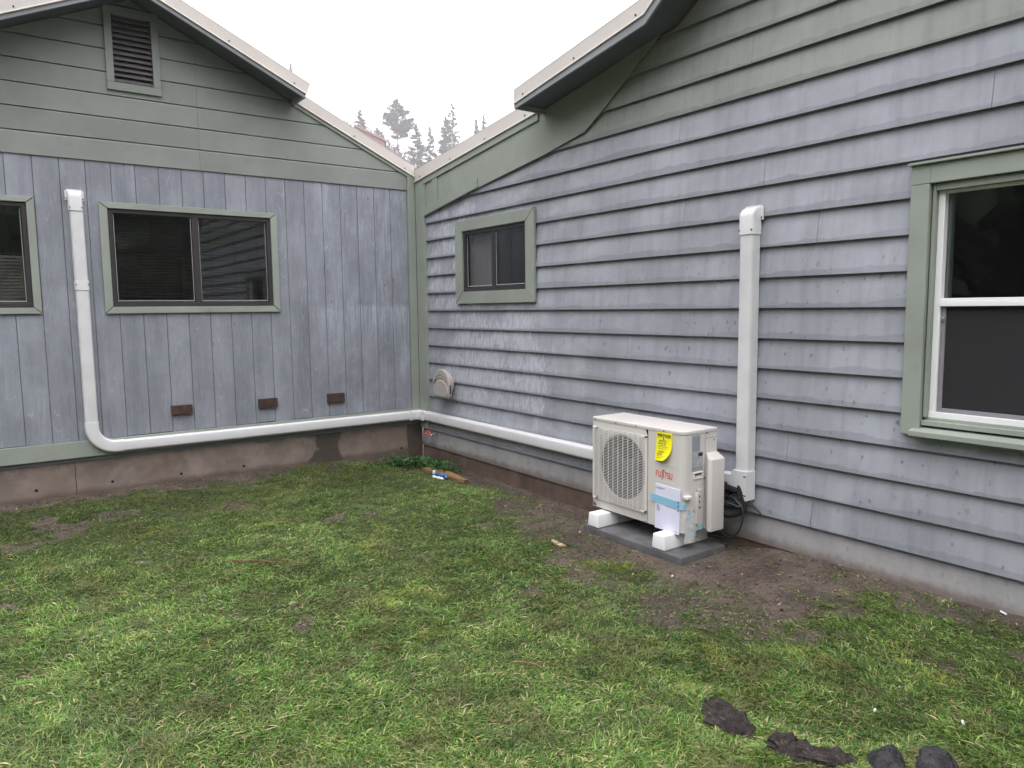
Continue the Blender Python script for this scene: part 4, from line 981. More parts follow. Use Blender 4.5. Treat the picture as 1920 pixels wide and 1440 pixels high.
for (yy, zz) in ((0.112, 0.247), (0.155, 0.135), (0.09, 0.125)):
    m2 = MB(); m2.tube([(CW+0.002, yy, zz), (CW+0.005, yy, zz)], 0.0035, 8); P(m2, 'screw', 'screw_metal')
m2 = MB(); m2.box(CW-0.02, CW+0.022, 0.012, 0.058, 0.206, 0.226); P(m2, 'clip', 'grille_plastic', bevel=0.002, smooth=True)

def wp(x, y, z):   # heat pump local point -> world
    c, s = math.cos(TH-math.pi/2), math.sin(TH-math.pi/2)
    return (-0.457+c*x-s*y, -3.23+s*x+c*y, 0.15+z)
def things_on_pump(mb, name, mats, label, cat, org, bevel=0, smooth=False, parent=None):
    o = MB(); o.v = [wp(*q) for q in mb.v]; o.f = mb.f; o.mi = mb.mi
    if parent: return o.build(name, mats, parent, bevel=bevel, smooth=smooth)
    return tag(o.build(name, mats, None, bevel=bevel, smooth=smooth, org=wp(*org)), label, cat)
# yellow energy label with its lower corner curling off
mb = MB(); nu, nv = 9, 12; vs = []
def ylab(a, b_):   # a across 0..1, b_ down 0..1
    right = 0.724-0.046*max(0, (b_-0.4)/0.6)**2.4; left = 0.597-0.008*b_
    x = left+(right-left)*a; z = 0.592-0.004*(1-a)-0.177*b_ + 0.010*a*a*b_**3
    y = -0.0035-0.024*(max(0, b_-0.25)/0.75)**2*(a**1.5) - 0.006*b_*b_
    return (x, y, z)
grid = [ylab(i/(nu-1), j/(nv-1)) for j in range(nv) for i in range(nu)]
mb.add(grid+[(p[0], p[1]+0.0006, p[2]) for p in grid], [(j*nu+i, j*nu+i+1, (j+1)*nu+i+1, (j+1)*nu+i) for j in range(nv-1) for i in range(nu-1)] +
       [(nu*nv+j*nu+i, nu*nv+(j+1)*nu+i, nu*nv+(j+1)*nu+i+1, nu*nv+j*nu+i+1) for j in range(nv-1) for i in range(nu-1)])
yl = things_on_pump(mb, 'energy_label', 'label_yellow', 'bright yellow energy label curling off the front of the heat pump', 'label', (0.66, 0, 0.5), smooth=True)
def text_mesh(txt, size, bold=0.0):
    cu = bpy.data.curves.new('text', 'FONT'); cu.body = txt; cu.size = size; cu.offset = bold
    to = bpy.data.objects.new('text', cu); COL.objects.link(to)
    me = bpy.data.meshes.new_from_object(to.evaluated_get(bpy.context.evaluated_depsgraph_get()))
    vs = [tuple(v.co) for v in me.vertices]; fs = [tuple(p.vertices) for p in me.polygons]
    bpy.data.objects.remove(to); bpy.data.curves.remove(cu); bpy.data.meshes.remove(me); return vs, fs
vs, fs = text_mesh('ENERGYGUIDE', 0.02, 0.0006)
x0_, x1_ = min(v[0] for v in vs), max(v[0] for v in vs)
mb = MB(); mb.add([(0.605+(v[0]-x0_)/(x1_-x0_)*0.108, -0.0052, 0.5635+v[1]*1.15+0.00*v[0]) for v in vs], fs)
mb.box(0.652, 0.657, -0.0056, -0.0052, 0.549, 0.562); mb.add([(0.648, -0.0054, 0.552), (0.661, -0.0054, 0.552), (0.6545, -0.0054, 0.544)], [(0, 1, 2)])
things_on_pump(mb, 'heading', 'ink_black', '', '', None, parent=yl)
mb = MB()
for (b0_, a0_, a1_, tk) in ((0.27, .18, .62, .004), (0.31, .15, .7, .003), (.36, .14, .28, .010), (.36, .33, .46, .009), (.36, .5, .6, .010), (.45, .2, .66, .003), (.5, .1, .8, .002), (.56, .16, .7, .002), (.64, .2, .55, .004), (.68, .16, .62, .003), (.73, .12, .24, .010), (.73, .28, .38, .009), (.73, .41, .48, .011), (.82, .1, .7, .002), (.88, .12, .6, .002), (.17, .04, .35, .002), (.17, .6, .95, .002)):
    p = ylab(a0_, b0_); q = ylab(a1_, b0_); r_ = ylab(a1_, b0_+tk/0.177); s_ = ylab(a0_, b0_+tk/0.177)
    mb.add([(v[0], v[1]-0.0012, v[2]) for v in (p, q, r_, s_)], [(0, 1, 2, 3)])
things_on_pump(mb, 'small_print', 'ink_soft', '', '', None, parent=yl)['kind'] = 'stuff'
# booklet, tape, bag of fittings
mb = MB(); bk = [(0.590, -0.008), (0.786, -0.010), (0.792, 0.262), (0.594, 0.266)]
mb.prism(bk, lambda p: (p[0], -0.0012, p[1]), lambda p: (p[0], -0.0065, p[1]))
bl = things_on_pump(mb, 'booklet', 'paper_white', 'white manual booklet taped to the front of the heat pump with blue tape', 'booklet', (0.69, 0, 0.1))
mb = MB()
for (a, b_, z, t_) in ((0.602, 0.672, 0.246, .0035), (0.602, 0.655, 0.240, .003), (0.690, 0.770, 0.187, .0035), (0.682, 0.772, 0.165, .003), (0.682, 0.772, 0.141, .003), (0.745, 0.772, 0.003, .003)):
    mb.add([(a, -0.0070, z), (b_, -0.0070, z), (b_, -0.0070, z+t_), (a, -0.0070, z+t_)], [(0, 1, 2, 3)])
things_on_pump(mb, 'print_lines', 'ink_grey', '', '', None, parent=bl)['kind'] = 'stuff'
for z in (0.186, 0.162, 0.138):
    mb = MB(); mb.add([(0.777, -0.0098, z-0.006), (0.785, -0.0098, z-0.006), (0.785, -0.0098, z+0.008), (0.777, -0.0098, z+0.008)], [(0, 1, 2, 3)]); things_on_pump(mb, 'tab_mark', 'ink_navy', '', '', None, parent=bl)
mb = strokes([[(0, 0), (0, 1), (.8, .75), (.8, -.2), (0, 0)], [(.2, .2), (.2, .75), (.6, .62), (.6, .1), (.2, .2)]], 0.609, 0.108, 0.034, 0.022, 0.003, -0.0072, -0.0066)
things_on_pump(mb, 'unit_drawing', 'ink_grey', '', '', None, parent=bl)
mb = MB(); mb.prism([(0.556, 0.152), (0.788, 0.144), (0.789, 0.190), (0.556, 0.202)], lambda p: (p[0], -0.0082, p[1]), lambda p: (p[0], -0.0075, p[1]))
mb.add([(0.788, -0.0080, 0.144), (0.806, 0.004, 0.142), (0.811, 0.03, 0.140), (0.811, 0.03, 0.186), (0.806, 0.004, 0.188), (0.789, -0.0080, 0.190)], [(0, 1, 4, 5), (1, 2, 3, 4)])
things_on_pump(mb, 'tape_strip', 'tape_blue', 'wide strip of pale blue tape across the white manual booklet', 'tape', (0.67, 0, 0.17))
mb = MB(); mb.add([(0.8125, 0.040, 0.14), (0.8125, 0.062, 0.14), (0.8125, 0.072, 0.06), (0.8125, 0.050, 0.06)], [(0, 1, 2, 3)]); mb.add([(0.8125, 0.125, 0.03), (0.8125, 0.172, 0.03), (0.8125, 0.172, 0.002), (0.8125, 0.125, 0.002)], [(0, 1, 2, 3)])
tg = things_on_pump(mb, 'tape_strip', 'tape_blue', 'narrow pieces of blue tape holding the fittings bag on the heat pump side', 'tape', (0.812, 0.05, 0.1))
mb = MB(); nu, nv = 10, 14; gr = []
for j in range(nv):
    for i in range(nu):
        a, b_ = i/(nu-1), j/(nv-1); gr.append((0.818+0.012*math.sin(a*math.pi)*(0.3+b_)+random.uniform(-.0025, .0025), 0.008+0.100*a, 0.106-0.165*b_))
mb.add(gr, [(j*nu+i, j*nu+i+1, (j+1)*nu+i+1, (j+1)*nu+i) for j in range(nv-1) for i in range(nu-1)])
N = len(gr); mb.add([(p[0]-0.014*math.sin((i % nu)/(nu-1)*math.pi), p[1], p[2]) for i, p in enumerate(gr)], [(j*nu+i, (j+1)*nu+i, (j+1)*nu+i+1, j*nu+i+1) for j in range(nv-1) for i in range(nu-1)])
bag = things_on_pump(mb, 'fittings_bag', 'bag_film', 'clear plastic bag of brass fittings hanging at the lower corner of the heat pump', 'bag', (0.82, 0.05, 0.02), smooth=True)
for k in range(9):
    mb = MB(); c = Vector((0.820+random.uniform(-.004, .008), 0.03+0.085*random.random(), -0.055+random.uniform(-.006, .022))); d_ = Vector((random.uniform(-.5, .5), random.uniform(-1, 1), random.uniform(-.6, .6))).normalized()*random.uniform(.006, .013)
    mb.tube([tuple(c-d_), tuple(c+d_)], random.uniform(.004, .0075), 8); things_on_pump(mb, 'fitting', 'brass' if k % 3 else 'zinc', '', '', None, parent=bag)

# pad and mounting blocks
mb = MB(); mb.box(-0.575, -0.175, -4.122, -3.268, -0.045, 0.049)
tag(mb.build('equipment_pad', 'pad_concrete', None, bevel=0.012, smooth=True, org=(-0.375, -3.7, 0)), 'dark grey concrete pad lying on bare soil under the heat pump', 'pad')
for (y0, lbl) in ((-3.36, 'white plastic mounting block under the fan end of the heat pump'), (-3.935, 'white plastic mounting block under the valve end of the heat pump')):
    t_ = thing('mounting_block', lbl, 'mounting block', (-0.37, y0, 0.05), 'white mounting blocks under the heat pump')
    mb = MB(); a, b_ = y0-0.048, y0+0.048
    mb.add([(-0.572, a-.004, .0500), (-0.175, a-.004, .0500), (-0.175, b_+.004, .0500), (-0.572, b_+.004, .0500), (-0.566, a+.002, .140), (-0.185, a+.002, .140), (-0.185, b_-.002, .140), (-0.566, b_-.002, .140)],
           [(0, 3, 2, 1), (4, 5, 6, 7), (0, 1, 5, 4), (1, 2, 6, 5), (2, 3, 7, 6), (3, 0, 4, 7)])
    mb.build('beam', 'vinyl_white', t_, bevel=0.007, seg=3, smooth=True)
    for xx in (-0.43, -0.19):
        mb = MB(); mb.tube([(xx, y0, 0.136), (xx, y0, 0.160)], 0.006, 8); mb.tube([(xx, y0, 0.137), (xx, y0, 0.143)], 0.013, 6); mb.build('bolt', 'zinc', t_)

# cables behind the unit
pb = thing('insulated_pipes', 'thick black insulated pipes curving from the heat pump into the white boot', 'pipes', (-0.14, -4.1, 0.2))
def arcpts(pts, n=8):
    out = []
    P_ = [Vector(p) for p in pts]; P_ = [2*P_[0]-P_[1]] + P_ + [2*P_[-1]-P_[-2]]
    for i in range(1, len(P_)-2):
        for k in range(n):
            t = k/n; a, b_, c, d_ = P_[i-1:i+3]
            out.append(0.5*((2*b_)+(-a+c)*t+(2*a-5*b_+4*c-d_)*t*t+(-a+3*b_-3*c+d_)*t**3))
    out.append(P_[-2]); return out
for pts, r_ in (([(-0.17, -4.02, 0.40), (-0.13, -4.07, 0.39), (-0.08, -4.13, 0.37), (-0.06, -4.135, 0.42)], 0.021),
                ([(-0.20, -4.03, 0.33), (-0.15, -4.10, 0.29), (-0.10, -4.15, 0.32), (-0.06, -4.135, 0.42)], 0.022),
                ([(-0.22, -4.02, 0.26), (-0.15, -4.12, 0.23), (-0.09, -4.18, 0.27), (-0.07, -4.15, 0.36)], 0.020),
                ([(-0.18, -4.02, 0.36), (-0.12, -4.06, 0.33), (-0.07, -4.07, 0.37), (-0.05, -4.075, 0.42)], 0.019)):
    mb = MB(); mb.tube(arcpts(pts), r_, 12); mb.build('pipe', 'foam_black', pb, smooth=True)
mb = MB(); cpts = []
for k in range(25):
    a = R_(140)-R_(400)*k/24; cpts.append((-0.15+0.02*math.sin(a)+0.0008*k, -4.122+0.085*math.cos(a), 0.212+0.118*math.sin(a)))
mb.tube(arcpts([(-0.18, -4.03, 0.33)]+cpts, 3), 0.0055, 8)
tag(mb.build('cable', 'rubber_black', None, smooth=True, org=(-0.15, -4.12, 0.1)), 'thin black cable hanging in a wide loop beside the heat pump', 'cable')
mb = MB(); mb.tube(arcpts([(-0.13, -4.06, 0.335), (-0.10, -4.16, 0.325), (-0.045, -4.235, 0.27), (-0.03, -4.262, 0.243), (-0.04, -4.22, 0.285), (-0.05, -4.175, 0.33)]), 0.0045, 8)
tag(mb.build('cable', 'rubber_black', None, smooth=True, org=(-0.05, -4.2, 0.24)), 'short black cable end sticking out from below the white boot', 'cable')
mb = MB(); mb.tube(arcpts([(-0.17, -4.06, 0.13), (-0.15, -4.00, 0.075), (-0.11, -4.06, 0.062), (-0.06, -4.12, 0.075)]), 0.006, 8)
tag(mb.build('cable', 'rubber_black', None, smooth=True, org=(-0.13, -4.05, 0.06)), 'black cable lying on the soil behind the concrete pad', 'cable')
mb = MB(); mb.box(-0.088, -0.070, -4.176, -4.162, 0.27, 0.312); tag(mb.build('pipe_end', 'white_pvc', None, bevel=0.003, org=(-0.08, -4.17, 0.28)), 'short white drain pipe end poking out below the boot', 'pipe')

# ================================================================== SMALL THINGS ON THE WALLS
for (x0, x1, z0, z1, lbl, dp) in ((-2.468, -2.294, 0.598, 0.680, 'reddish brown wood block on the wall, furthest from the corner, two nail marks in it', 0.030),
                             (-1.717, -1.541, 0.594, 0.678, 'dark brown wood block in the middle of the three on the wall', 0.034),
                             (-1.048, -0.872, 0.588, 0.675, 'darkest wood block on the wall, closest to the house corner', 0.034)):
    mb = MB(); wbox(mb, LW, x0, x1, 0.0025, dp, z0, z1)
    o = tag(mb.build('wood_block', 'red_wood', None, bevel=0.003, org=((x0+x1)/2, -0.002, z0)), lbl, 'wood block', 'wood blocks on the vertical boards')
    if x0 < -2:
        for xx in (x0+0.03, x1-0.03):
            m2 = MB(); m2.tube([(xx, -0.029, 0.64), (xx, -0.0315, 0.64)], 0.005, 8); m2.build('nail', 'screw_metal', o)
# exhaust hood
hd = thing('vent_hood', 'taupe plastic vent hood with an arched face low on the siding by the corner', 'vent', (-0.02, -0.60, 0.60))
mb = MB(); cy, cz_ = -0.575, 0.745
rings = []
for (r_, dd) in ((0.118, 0.004), (0.122, 0.03), (0.112, 0.05), (0.10, 0.05), (0.098, 0.10)):
    rings.append([(-dd, cy+r_*1.05*math.cos(2*math.pi*k/28), cz_-0.005+r_*math.sin(2*math.pi*k/28)) for k in range(28)])
mb.loft(rings); mb.build('collar', 'taupe_plastic', hd, smooth=True)
def arch(w, z0, z1, inset=0.0, n=14, cy=-0.575, rb=0.03):
    w -= inset; z0 += inset; z1 -= inset; r = w
    pts = [(cy-w+rb, z0), (cy+w-rb, z0), (cy+w, z0+rb)]
    hh = min(0.145, z1-z0-0.05)
    for k in range(n+1): a = math.pi*k/n; pts.append((cy+w*math.cos(a), z1-hh+hh*math.sin(a)))
    pts.append((cy-w, z0+rb)); return pts
OX = -0.16
def yz(p, d): return (-d, p[0]-0.065, p[1])
mb = MB()
A = arch(0.158, 0.622, 0.905); 
mb.loft([[yz(p, 0.095) for p in A], [yz(p, 0.118) for p in A], [yz(p, 0.124) for p in arch(0.158, 0.622, 0.905, 0.006)]])
face = mb.build('face_plate', 'taupe_plastic', hd, smooth=True)
mb = MB(); B2 = [p for p in arch(0.142, 0.634, 0.800, 0.0)]; mb.loft([[yz(p, 0.123) for p in B2], [yz(p, 0.131) for p in arch(0.142, 0.634, 0.800, 0.005)]])
mb.build('flap', 'taupe_plastic', hd, smooth=True)
mb = MB()
for rr, zz in ((0.150, 0.800), (0.130, 0.835)):
    pts = [(-0.1255, cy-0.065+rr*0.93*math.cos(a), zz-0.10+0.115*math.sin(a)) for a in [math.pi*(0.12+0.76*k/14) for k in range(15)]]
    mb.tube(pts, 0.003, 6)
mb.build('groove_line', 'taupe_dark', hd)
mb = MB(); mb.box(-0.116, -0.102, cy-0.065-0.1595, cy-0.065-0.150, 0.665, 0.755); mb.build('side_slot', 'dark_hole', hd)
# garden tap
tp_ = thing('garden_tap', 'small garden tap with a red wheel handle under the pipe cover by the corner', 'tap', (-0.02, -0.33, 0.2))
mb = MB(); mb.tube([(0.0, -0.33, 0.205), (-0.06, -0.33, 0.205), (-0.075, -0.33, 0.195)], 0.012, 8); mb.tube([(-0.06, -0.33, 0.20), (-0.065, -0.325, 0.155)], 0.011, 8); mb.build('body', 'zinc', tp_, smooth=True)
mb = MB(); mb.tube([(-0.05, -0.33, 0.21), (-0.085, -0.29, 0.225)], 0.005, 6)
for k in range(8):
    a, b_ = 2*math.pi*k/8, 2*math.pi*(k+1)/8; c = Vector((-0.085, -0.285, 0.222)); e1, e2 = Vector((0.5, 0.2, 0.84)).normalized(), Vector((-0.55, 0.83, 0.1)).normalized()
    mb.tube([tuple(c+0.022*(math.cos(a)*e1+math.sin(a)*e2)), tuple(c+0.022*(math.cos(b_)*e1+math.sin(b_)*e2))], 0.0055, 6)
mb.build('wheel_handle', 'red_handle', tp_)

# ================================================================== THINGS ON THE GROUND
def hz(x, y): return float(height(np.array([x]), np.array([y]))[0])
mb = MB(); pts = [(-0.30, -0.62), (-0.36, -0.66), (-0.41, -1.40), (-0.385, -1.475), (-0.315, -1.43), (-0.27, -1.05)]
mb.prism(pts, lambda p: (p[0], p[1], hz(*p)+0.004), lambda p: (p[0], p[1], hz(*p)+0.030+0.004))
tag(mb.build('plank', 'plank_wood', None, bevel=0.003, org=(-0.34, -1.0, 0)), 'short orange-brown board lying on the mud near the corner weeds', 'plank')
wr = thing('wrapper', 'crumpled blue and white plastic wrapper on the mud beside the short board', 'litter', (-0.47, -1.2, 0.0))
for nm, mat, pts, r_ in (('blue_film', 'blue_film', [(-0.50, -1.12, .02), (-0.475, -1.16, .045), (-0.47, -1.21, .025), (-0.455, -1.26, .045), (-0.47, -1.30, .02)], 0.020), ('white_film', 'white_film', [(-0.52, -1.15, .012), (-0.52, -1.22, .012), (-0.50, -1.30, .014)], 0.014)):
    mb = MB(); ap = arcpts([(a, b_, c+hz(a, b_)) for a, b_, c in pts], 4); mb.tube(ap, [r_*random.uniform(.55, 1.1) for _ in ap], 7); mb.build(nm, mat, wr)
mb = MB(); ap = arcpts([(-0.47, -1.10, .05), (-0.49, -1.115, .055), (-0.505, -1.14, .045)], 4); mb.tube([(a, b_, c+hz(a, b_)) for a, b_, c in ap], 0.012, 7); mb.build('white_film', 'white_film', wr)
# exposed root and stones
def lump(name, c, rad, mat, seed, label, cat, sq=(1, 1, 1), group=None, rot=0, amp=0.35):
    bm = bmesh.new(); bmesh.ops.create_icosphere(bm, subdivisions=5, radius=1.0); from mathutils import noise as mn; rq = random.Random(seed); fac = []
    for _ in range(16):
        d3 = Vector((rq.gauss(0, 1), rq.gauss(0, 1), rq.gauss(0, .8)+.3)).normalized(); fac.append((d3.x, d3.y, d3.z, rq.uniform(.50, .85)))
    for v in bm.verts:
        n = mn.fractal(v.co*1.1+Vector((seed, seed*2, 0)), 1.0, 2.0, 5); n2 = mn.noise(v.co*4+Vector((seed, 0, 3)))
        d_ = 1+amp*n*0.9+0.10*n2+0.05*mn.noise(v.co*11)+0.03*mn.noise(v.co*30)-0.16*max(0, 1-abs(mn.noise(v.co*2.3+Vector((0, seed, 0))))*9)
        w = v.co*d_
        for (fa, fb, fc, lim) in fac:
            e = w.x*fa+w.y*fb+w.z*fc
            if e > lim: w = w-Vector((fa, fb, fc))*(e-lim)*0.85
        v.co = Vector((w.x*rad[0], w.y*rad[1], w.z*rad[2]))
    me = bpy.data.meshes.new(name); bm.to_mesh(me); bm.free(); me.materials.append(MT[mat]); me.polygons.foreach_set('use_smooth', [True]*len(me.polygons))
    o = bpy.data.objects.new(name, me); COL.objects.link(o); o.location = c; o.rotation_euler = (0, 0, rot); return tag(o, label, cat, group)
lump('stump_piece', (-1.495, -5.785, 0.010), (0.18, 0.085, 0.056), 'dark_stone', 3, 'charcoal dark cracked stump piece touching the end of the long root', 'stump', group='dark stump pieces in the lawn', rot=0.6)
lump('stump_piece', (-1.375, -5.862, 0.010), (0.14, 0.085, 0.060), 'dark_stone', 8, 'charcoal dark cracked stump piece farther from the long root than its neighbour', 'stump', group='dark stump pieces in the lawn', rot=0.4)
def root(pts, rad, label, seed):
    random.seed(seed); mb = MB(); ap = arcpts([(a, b_, hz(a, b_)+c) for a, b_, c in pts], 14); n = len(ap); K = 26
    from mathutils import noise as mn
    rings = []
    for i, q in enumerate(ap):
        t = (ap[min(i+1, n-1)]-ap[max(i-1, 0)]).normalized(); a = t.cross(Vector((0, 0, 1))).normalized(); b_ = a.cross(t)
        base = rad*(0.45+0.55*math.sin(math.pi*min(0.985, (i+0.6)/n))**0.5)*(1+0.35*mn.noise(Vector((i*0.16, seed, 0))))
        ring = []
        for k in range(K):
            th = 2*math.pi*k/K; c_, s_ = math.cos(th), math.sin(th)
            rdg = mn.noise(Vector((c_*2.6, s_*2.6+seed*3, i*0.07)))*0.32 + mn.noise(Vector((c_*6, s_*6, i*0.22+seed)))*0.20 + mn.noise(Vector((c_*12, s_*12, i*0.9+seed)))*0.07
            step = 0.10 if mn.noise(Vector((c_*1.4, s_*1.4, i*0.12+seed*7))) > 0.12 else 0.0
            ring.append(q+base*(1+rdg-step)*(c_*a*1.35+s_*b_*0.75))
        rings.append(ring)
    mb.loft(rings); o = mb.build('tree_root', 'root_bark', None, smooth=True, org=tuple(pts[0])); return tag(o, label, 'root', 'exposed tree roots in the lawn')
root([(-1.60, -5.16, -.01), (-1.64, -5.22, .015), (-1.68, -5.30, .02), (-1.70, -5.37, .015), (-1.71, -5.42, -.02)], 0.046, 'upper piece of dark weathered root surfacing in the grass', 5)
root([(-1.650, -5.465, -.015), (-1.665, -5.505, .025), (-1.67, -5.55, .018), (-1.64, -5.62, .015), (-1.58, -5.68, .012), (-1.55, -5.71, .0)], 0.042, 'lower longer piece of dark weathered root leading towards the stump pieces', 9)
# white scraps
for (x, y, r_, lbl, l) in ((-1.022, -5.805, 0.6, 'thin white scrap in the grass nearest to the dark stump pieces', 0.022), (-1.192, -5.578, 0.2, 'tiny white crumb in the grass, closer to the heat pump than the thin one', 0.012),
                      (-0.032, -5.563, 1.2, 'cigarette end in the grass against the siding', 0.03), (-0.751, -4.209, 0.3, 'small white scrap on the bare mud before the concrete pad', 0.014)):
    mb = MB(); c = Vector((x, y, hz(x, y)+0.012)); d_ = Vector((math.cos(r_), math.sin(r_), 0.1))*l/2
    mb.tube([tuple(c-d_), tuple(c+d_)], 0.0045, 7); tag(mb.build('paper_scrap', 'white_film', None, org=(x, y, hz(x, y))), lbl, 'litter', 'white scraps on the ground')
# wood chip on the mud
mb = MB(); mb.prism([(-0.86, -3.30), (-0.90, -3.33), (-0.92, -3.43), (-0.885, -3.46)], lambda p: (p[0], p[1], hz(*p)+0.003), lambda p: (p[0], p[1], hz(*p)+0.012))
tag(mb.build('wood_chip', 'straw', None, org=(-0.89, -3.38, 0)), 'pale flat wood chip on the mud in front of the concrete pad', 'wood chip')
# twigs lying on the lawn
for (a, b_, lbl) in (((-2.66, -2.49), (-2.31, -2.82), 'long thin dark twig lying flat on the lawn below the window with blinds'), ((-2.05, -4.50), (-1.96, -4.62), 'short reddish twig in the middle of the lawn')):
    mb = MB(); pts = []
    for k in range(8):
        t = k/7; x = a[0]+(b_[0]-a[0])*t; y = a[1]+(b_[1]-a[1])*t+0.015*math.sin(t*4); pts.append((x, y, hz(x, y)+0.022))
    mb.tube(pts, [0.0035*(1-0.5*k/7) for k in range(8)], 6); tag(mb.build('twig', 'dead_leaf', None, org=(*a, 0)), lbl, 'twig')

# ---- leaf-shaped faces: weeds in the corner, broadleaf rosettes, dead leaves
def leaves(name, centres, mat, cols, lmin, lmax, aspect, tilt, kind=None, lift=0.0, zs=None):
    V, F, T = [], [], []
    for idx, (x, y) in enumerate(centres):
        l = random.uniform(lmin, lmax); w = l*aspect*random.uniform(.8, 1.2); a = random.uniform(0, 2*math.pi); tl = random.uniform(*tilt)
        z = hz(x, y)+lift+(zs[idx] if zs is not None else 0)
        d = Vector((math.cos(a)*math.cos(tl), math.sin(a)*math.cos(tl), math.sin(tl))); s = Vector((-math.sin(a), math.cos(a), random.uniform(-.3, .3))); u = d.cross(s)*-1
        c = Vector((x, y, z)); o = len(V)
        V += [c, c+d*l*.35+s*w*.5+u*0.1*l, c+d*l*.75+s*w*.38, c+d*l-u*l*0.08, c+d*l*.75-s*w*.38, c+d*l*.35-s*w*.5+u*0.1*l]
        F += [(o, o+1, o+5, o+5), (o+1, o+2, o+4, o+5), (o+2, o+3, o+4, o+4)]
        col = random.choice(cols); k = random.uniform(.7, 1.3); T += [tuple(q*k for q in col)]*6
    me = bpy.data.meshes.new(name); me.from_pydata([tuple(v) for v in V], [], [tuple(dict.fromkeys(f)) for f in F]); me.materials.append(MT[mat])
    at = me.attributes.new('tone', 'FLOAT_COLOR', 'POINT'); at.data.foreach_set('color', np.concatenate([np.array(T), np.ones((len(T), 1))], 1).astype(np.float32).ravel())
    o = bpy.data.objects.new(name, me); COL.objects.link(o)
    if kind: o['kind'] = kind
    return o
random.seed(3)
cs, zz = [], []
for k in range(1500):
    t = random.random(); x = -0.62+0.50*t+random.gauss(0, .05); y = -0.36-0.02*t+random.gauss(0, 0.07)
    if random.random() < 0.5: x = -0.30+random.gauss(0, .06)+0.07; y = -0.35-0.65*random.random()**1.3
    if x > -0.03 or y > -0.02: continue
    cs.append((x, y)); zz.append(random.random()**1.5*0.11*math.exp(-((x+0.35)/0.45)**2))
o = leaves('weed_clump', cs, 'blade', [(0.035, .10, .022), (0.05, .15, .035), (0.025, .07, .018), (.09, .20, .05)], 0.02, 0.042, 0.6, (-.3, 0.9), lift=0.006, zs=zz)
tag(o, 'low leafy green weeds growing against the foundation in the house corner', 'weeds')
rg = np.random.default_rng(44); n = 26000; x = rg.uniform(-4.2, -0.02, n); y = rg.uniform(-6.0, -0.02, n); bb = bare(x, y)
ok = (rg.random(n) < 0.03+0.97*bb**1.5) & ~((x > -0.62) & (x < -0.13) & (y > -4.16) & (y < -3.22)); x, y = x[ok], y[ok]; n = len(x)
ico = np.array([(0, 0, 1), (.9, 0, .2), (.28, .85, .15), (-.72, .52, .2), (-.72, -.52, .1), (.28, -.85, .2), (0, 0, -.6)]); fi_ = np.array([(0, 1, 2), (0, 2, 3), (0, 3, 4), (0, 4, 5), (0, 5, 1), (6, 2, 1), (6, 3, 2), (6, 4, 3), (6, 5, 4), (6, 1, 5)])
sz = 0.0022+0.0085*rg.random(n)**5+0.002*rg.random(n); P7 = ico[None]*(1+rg.uniform(-.35, .35, (n, 7, 3))); P7 = P7*sz[:, None, None]*np.array([1, 1, .7]); P7[:, :, 0] += x[:, None]; P7[:, :, 1] += y[:, None]; P7[:, :, 2] += (height(x, y)+sz*0.2)[:, None]
cc_ = np.array([(.10, .075, .064), (.17, .132, .115), (.062, .046, .038), (.26, .235, .21)])[rg.choice(4, n, p=[.42, .33, .22, .03])]*rg.uniform(.7, 1.25, n)[:, None]
mesh_np('soil_clods', P7.reshape(-1, 3), (np.arange(n)[:, None, None]*7+fi_[None]).reshape(-1, 3), 'foliage', np.repeat(cc_, 7, 0), 'stuff')
# straw and dead bits scattered on the mud and lawn
cs = []
while len(cs) < 2600:
    x, y = random.uniform(-4.5, -0.02), random.uniform(-6.2, -0.05)
    bb = float(bare(np.array([x]), np.array([y]))[0])
    if random.random() < 0.35+0.45*bb: cs.append((x, y))
leaves('leaf_litter', cs, 'foliage', [(.20, .12, .07), (.10, .06, .04), (.32, .25, .15), (.07, .05, .04), (.24, .14, .08)], 0.012, 0.035, 0.25, (-.1, .25), kind='stuff', lift=0.006)
# broad-leaf rosettes in the lawn
cs = []
for (x, y, n) in ((-1.50, -3.85, 12), (-1.40, -3.98, 14), (-1.30, -4.05, 12), (-1.38, -5.62, 8), (-1.18, -5.70, 8), (-2.3, -5.15, 6), (-1.95, -3.2, 8), (-1.7, -3.0, 6), (-2.9, -4.1, 6), (-3.3, -3.4, 6), (-1.47, -5.02, 8)):
    for k in range(n): cs.append((x+random.gauss(0, .03), y+random.gauss(0, .03)))
leaves('broadleaf_weeds', cs, 'blade', [(.05, .11, .022), (.075, .145, .035), (.04, .085, .02)], 0.014, 0.03, 0.6, (0, .5), kind='stuff', lift=0.018)

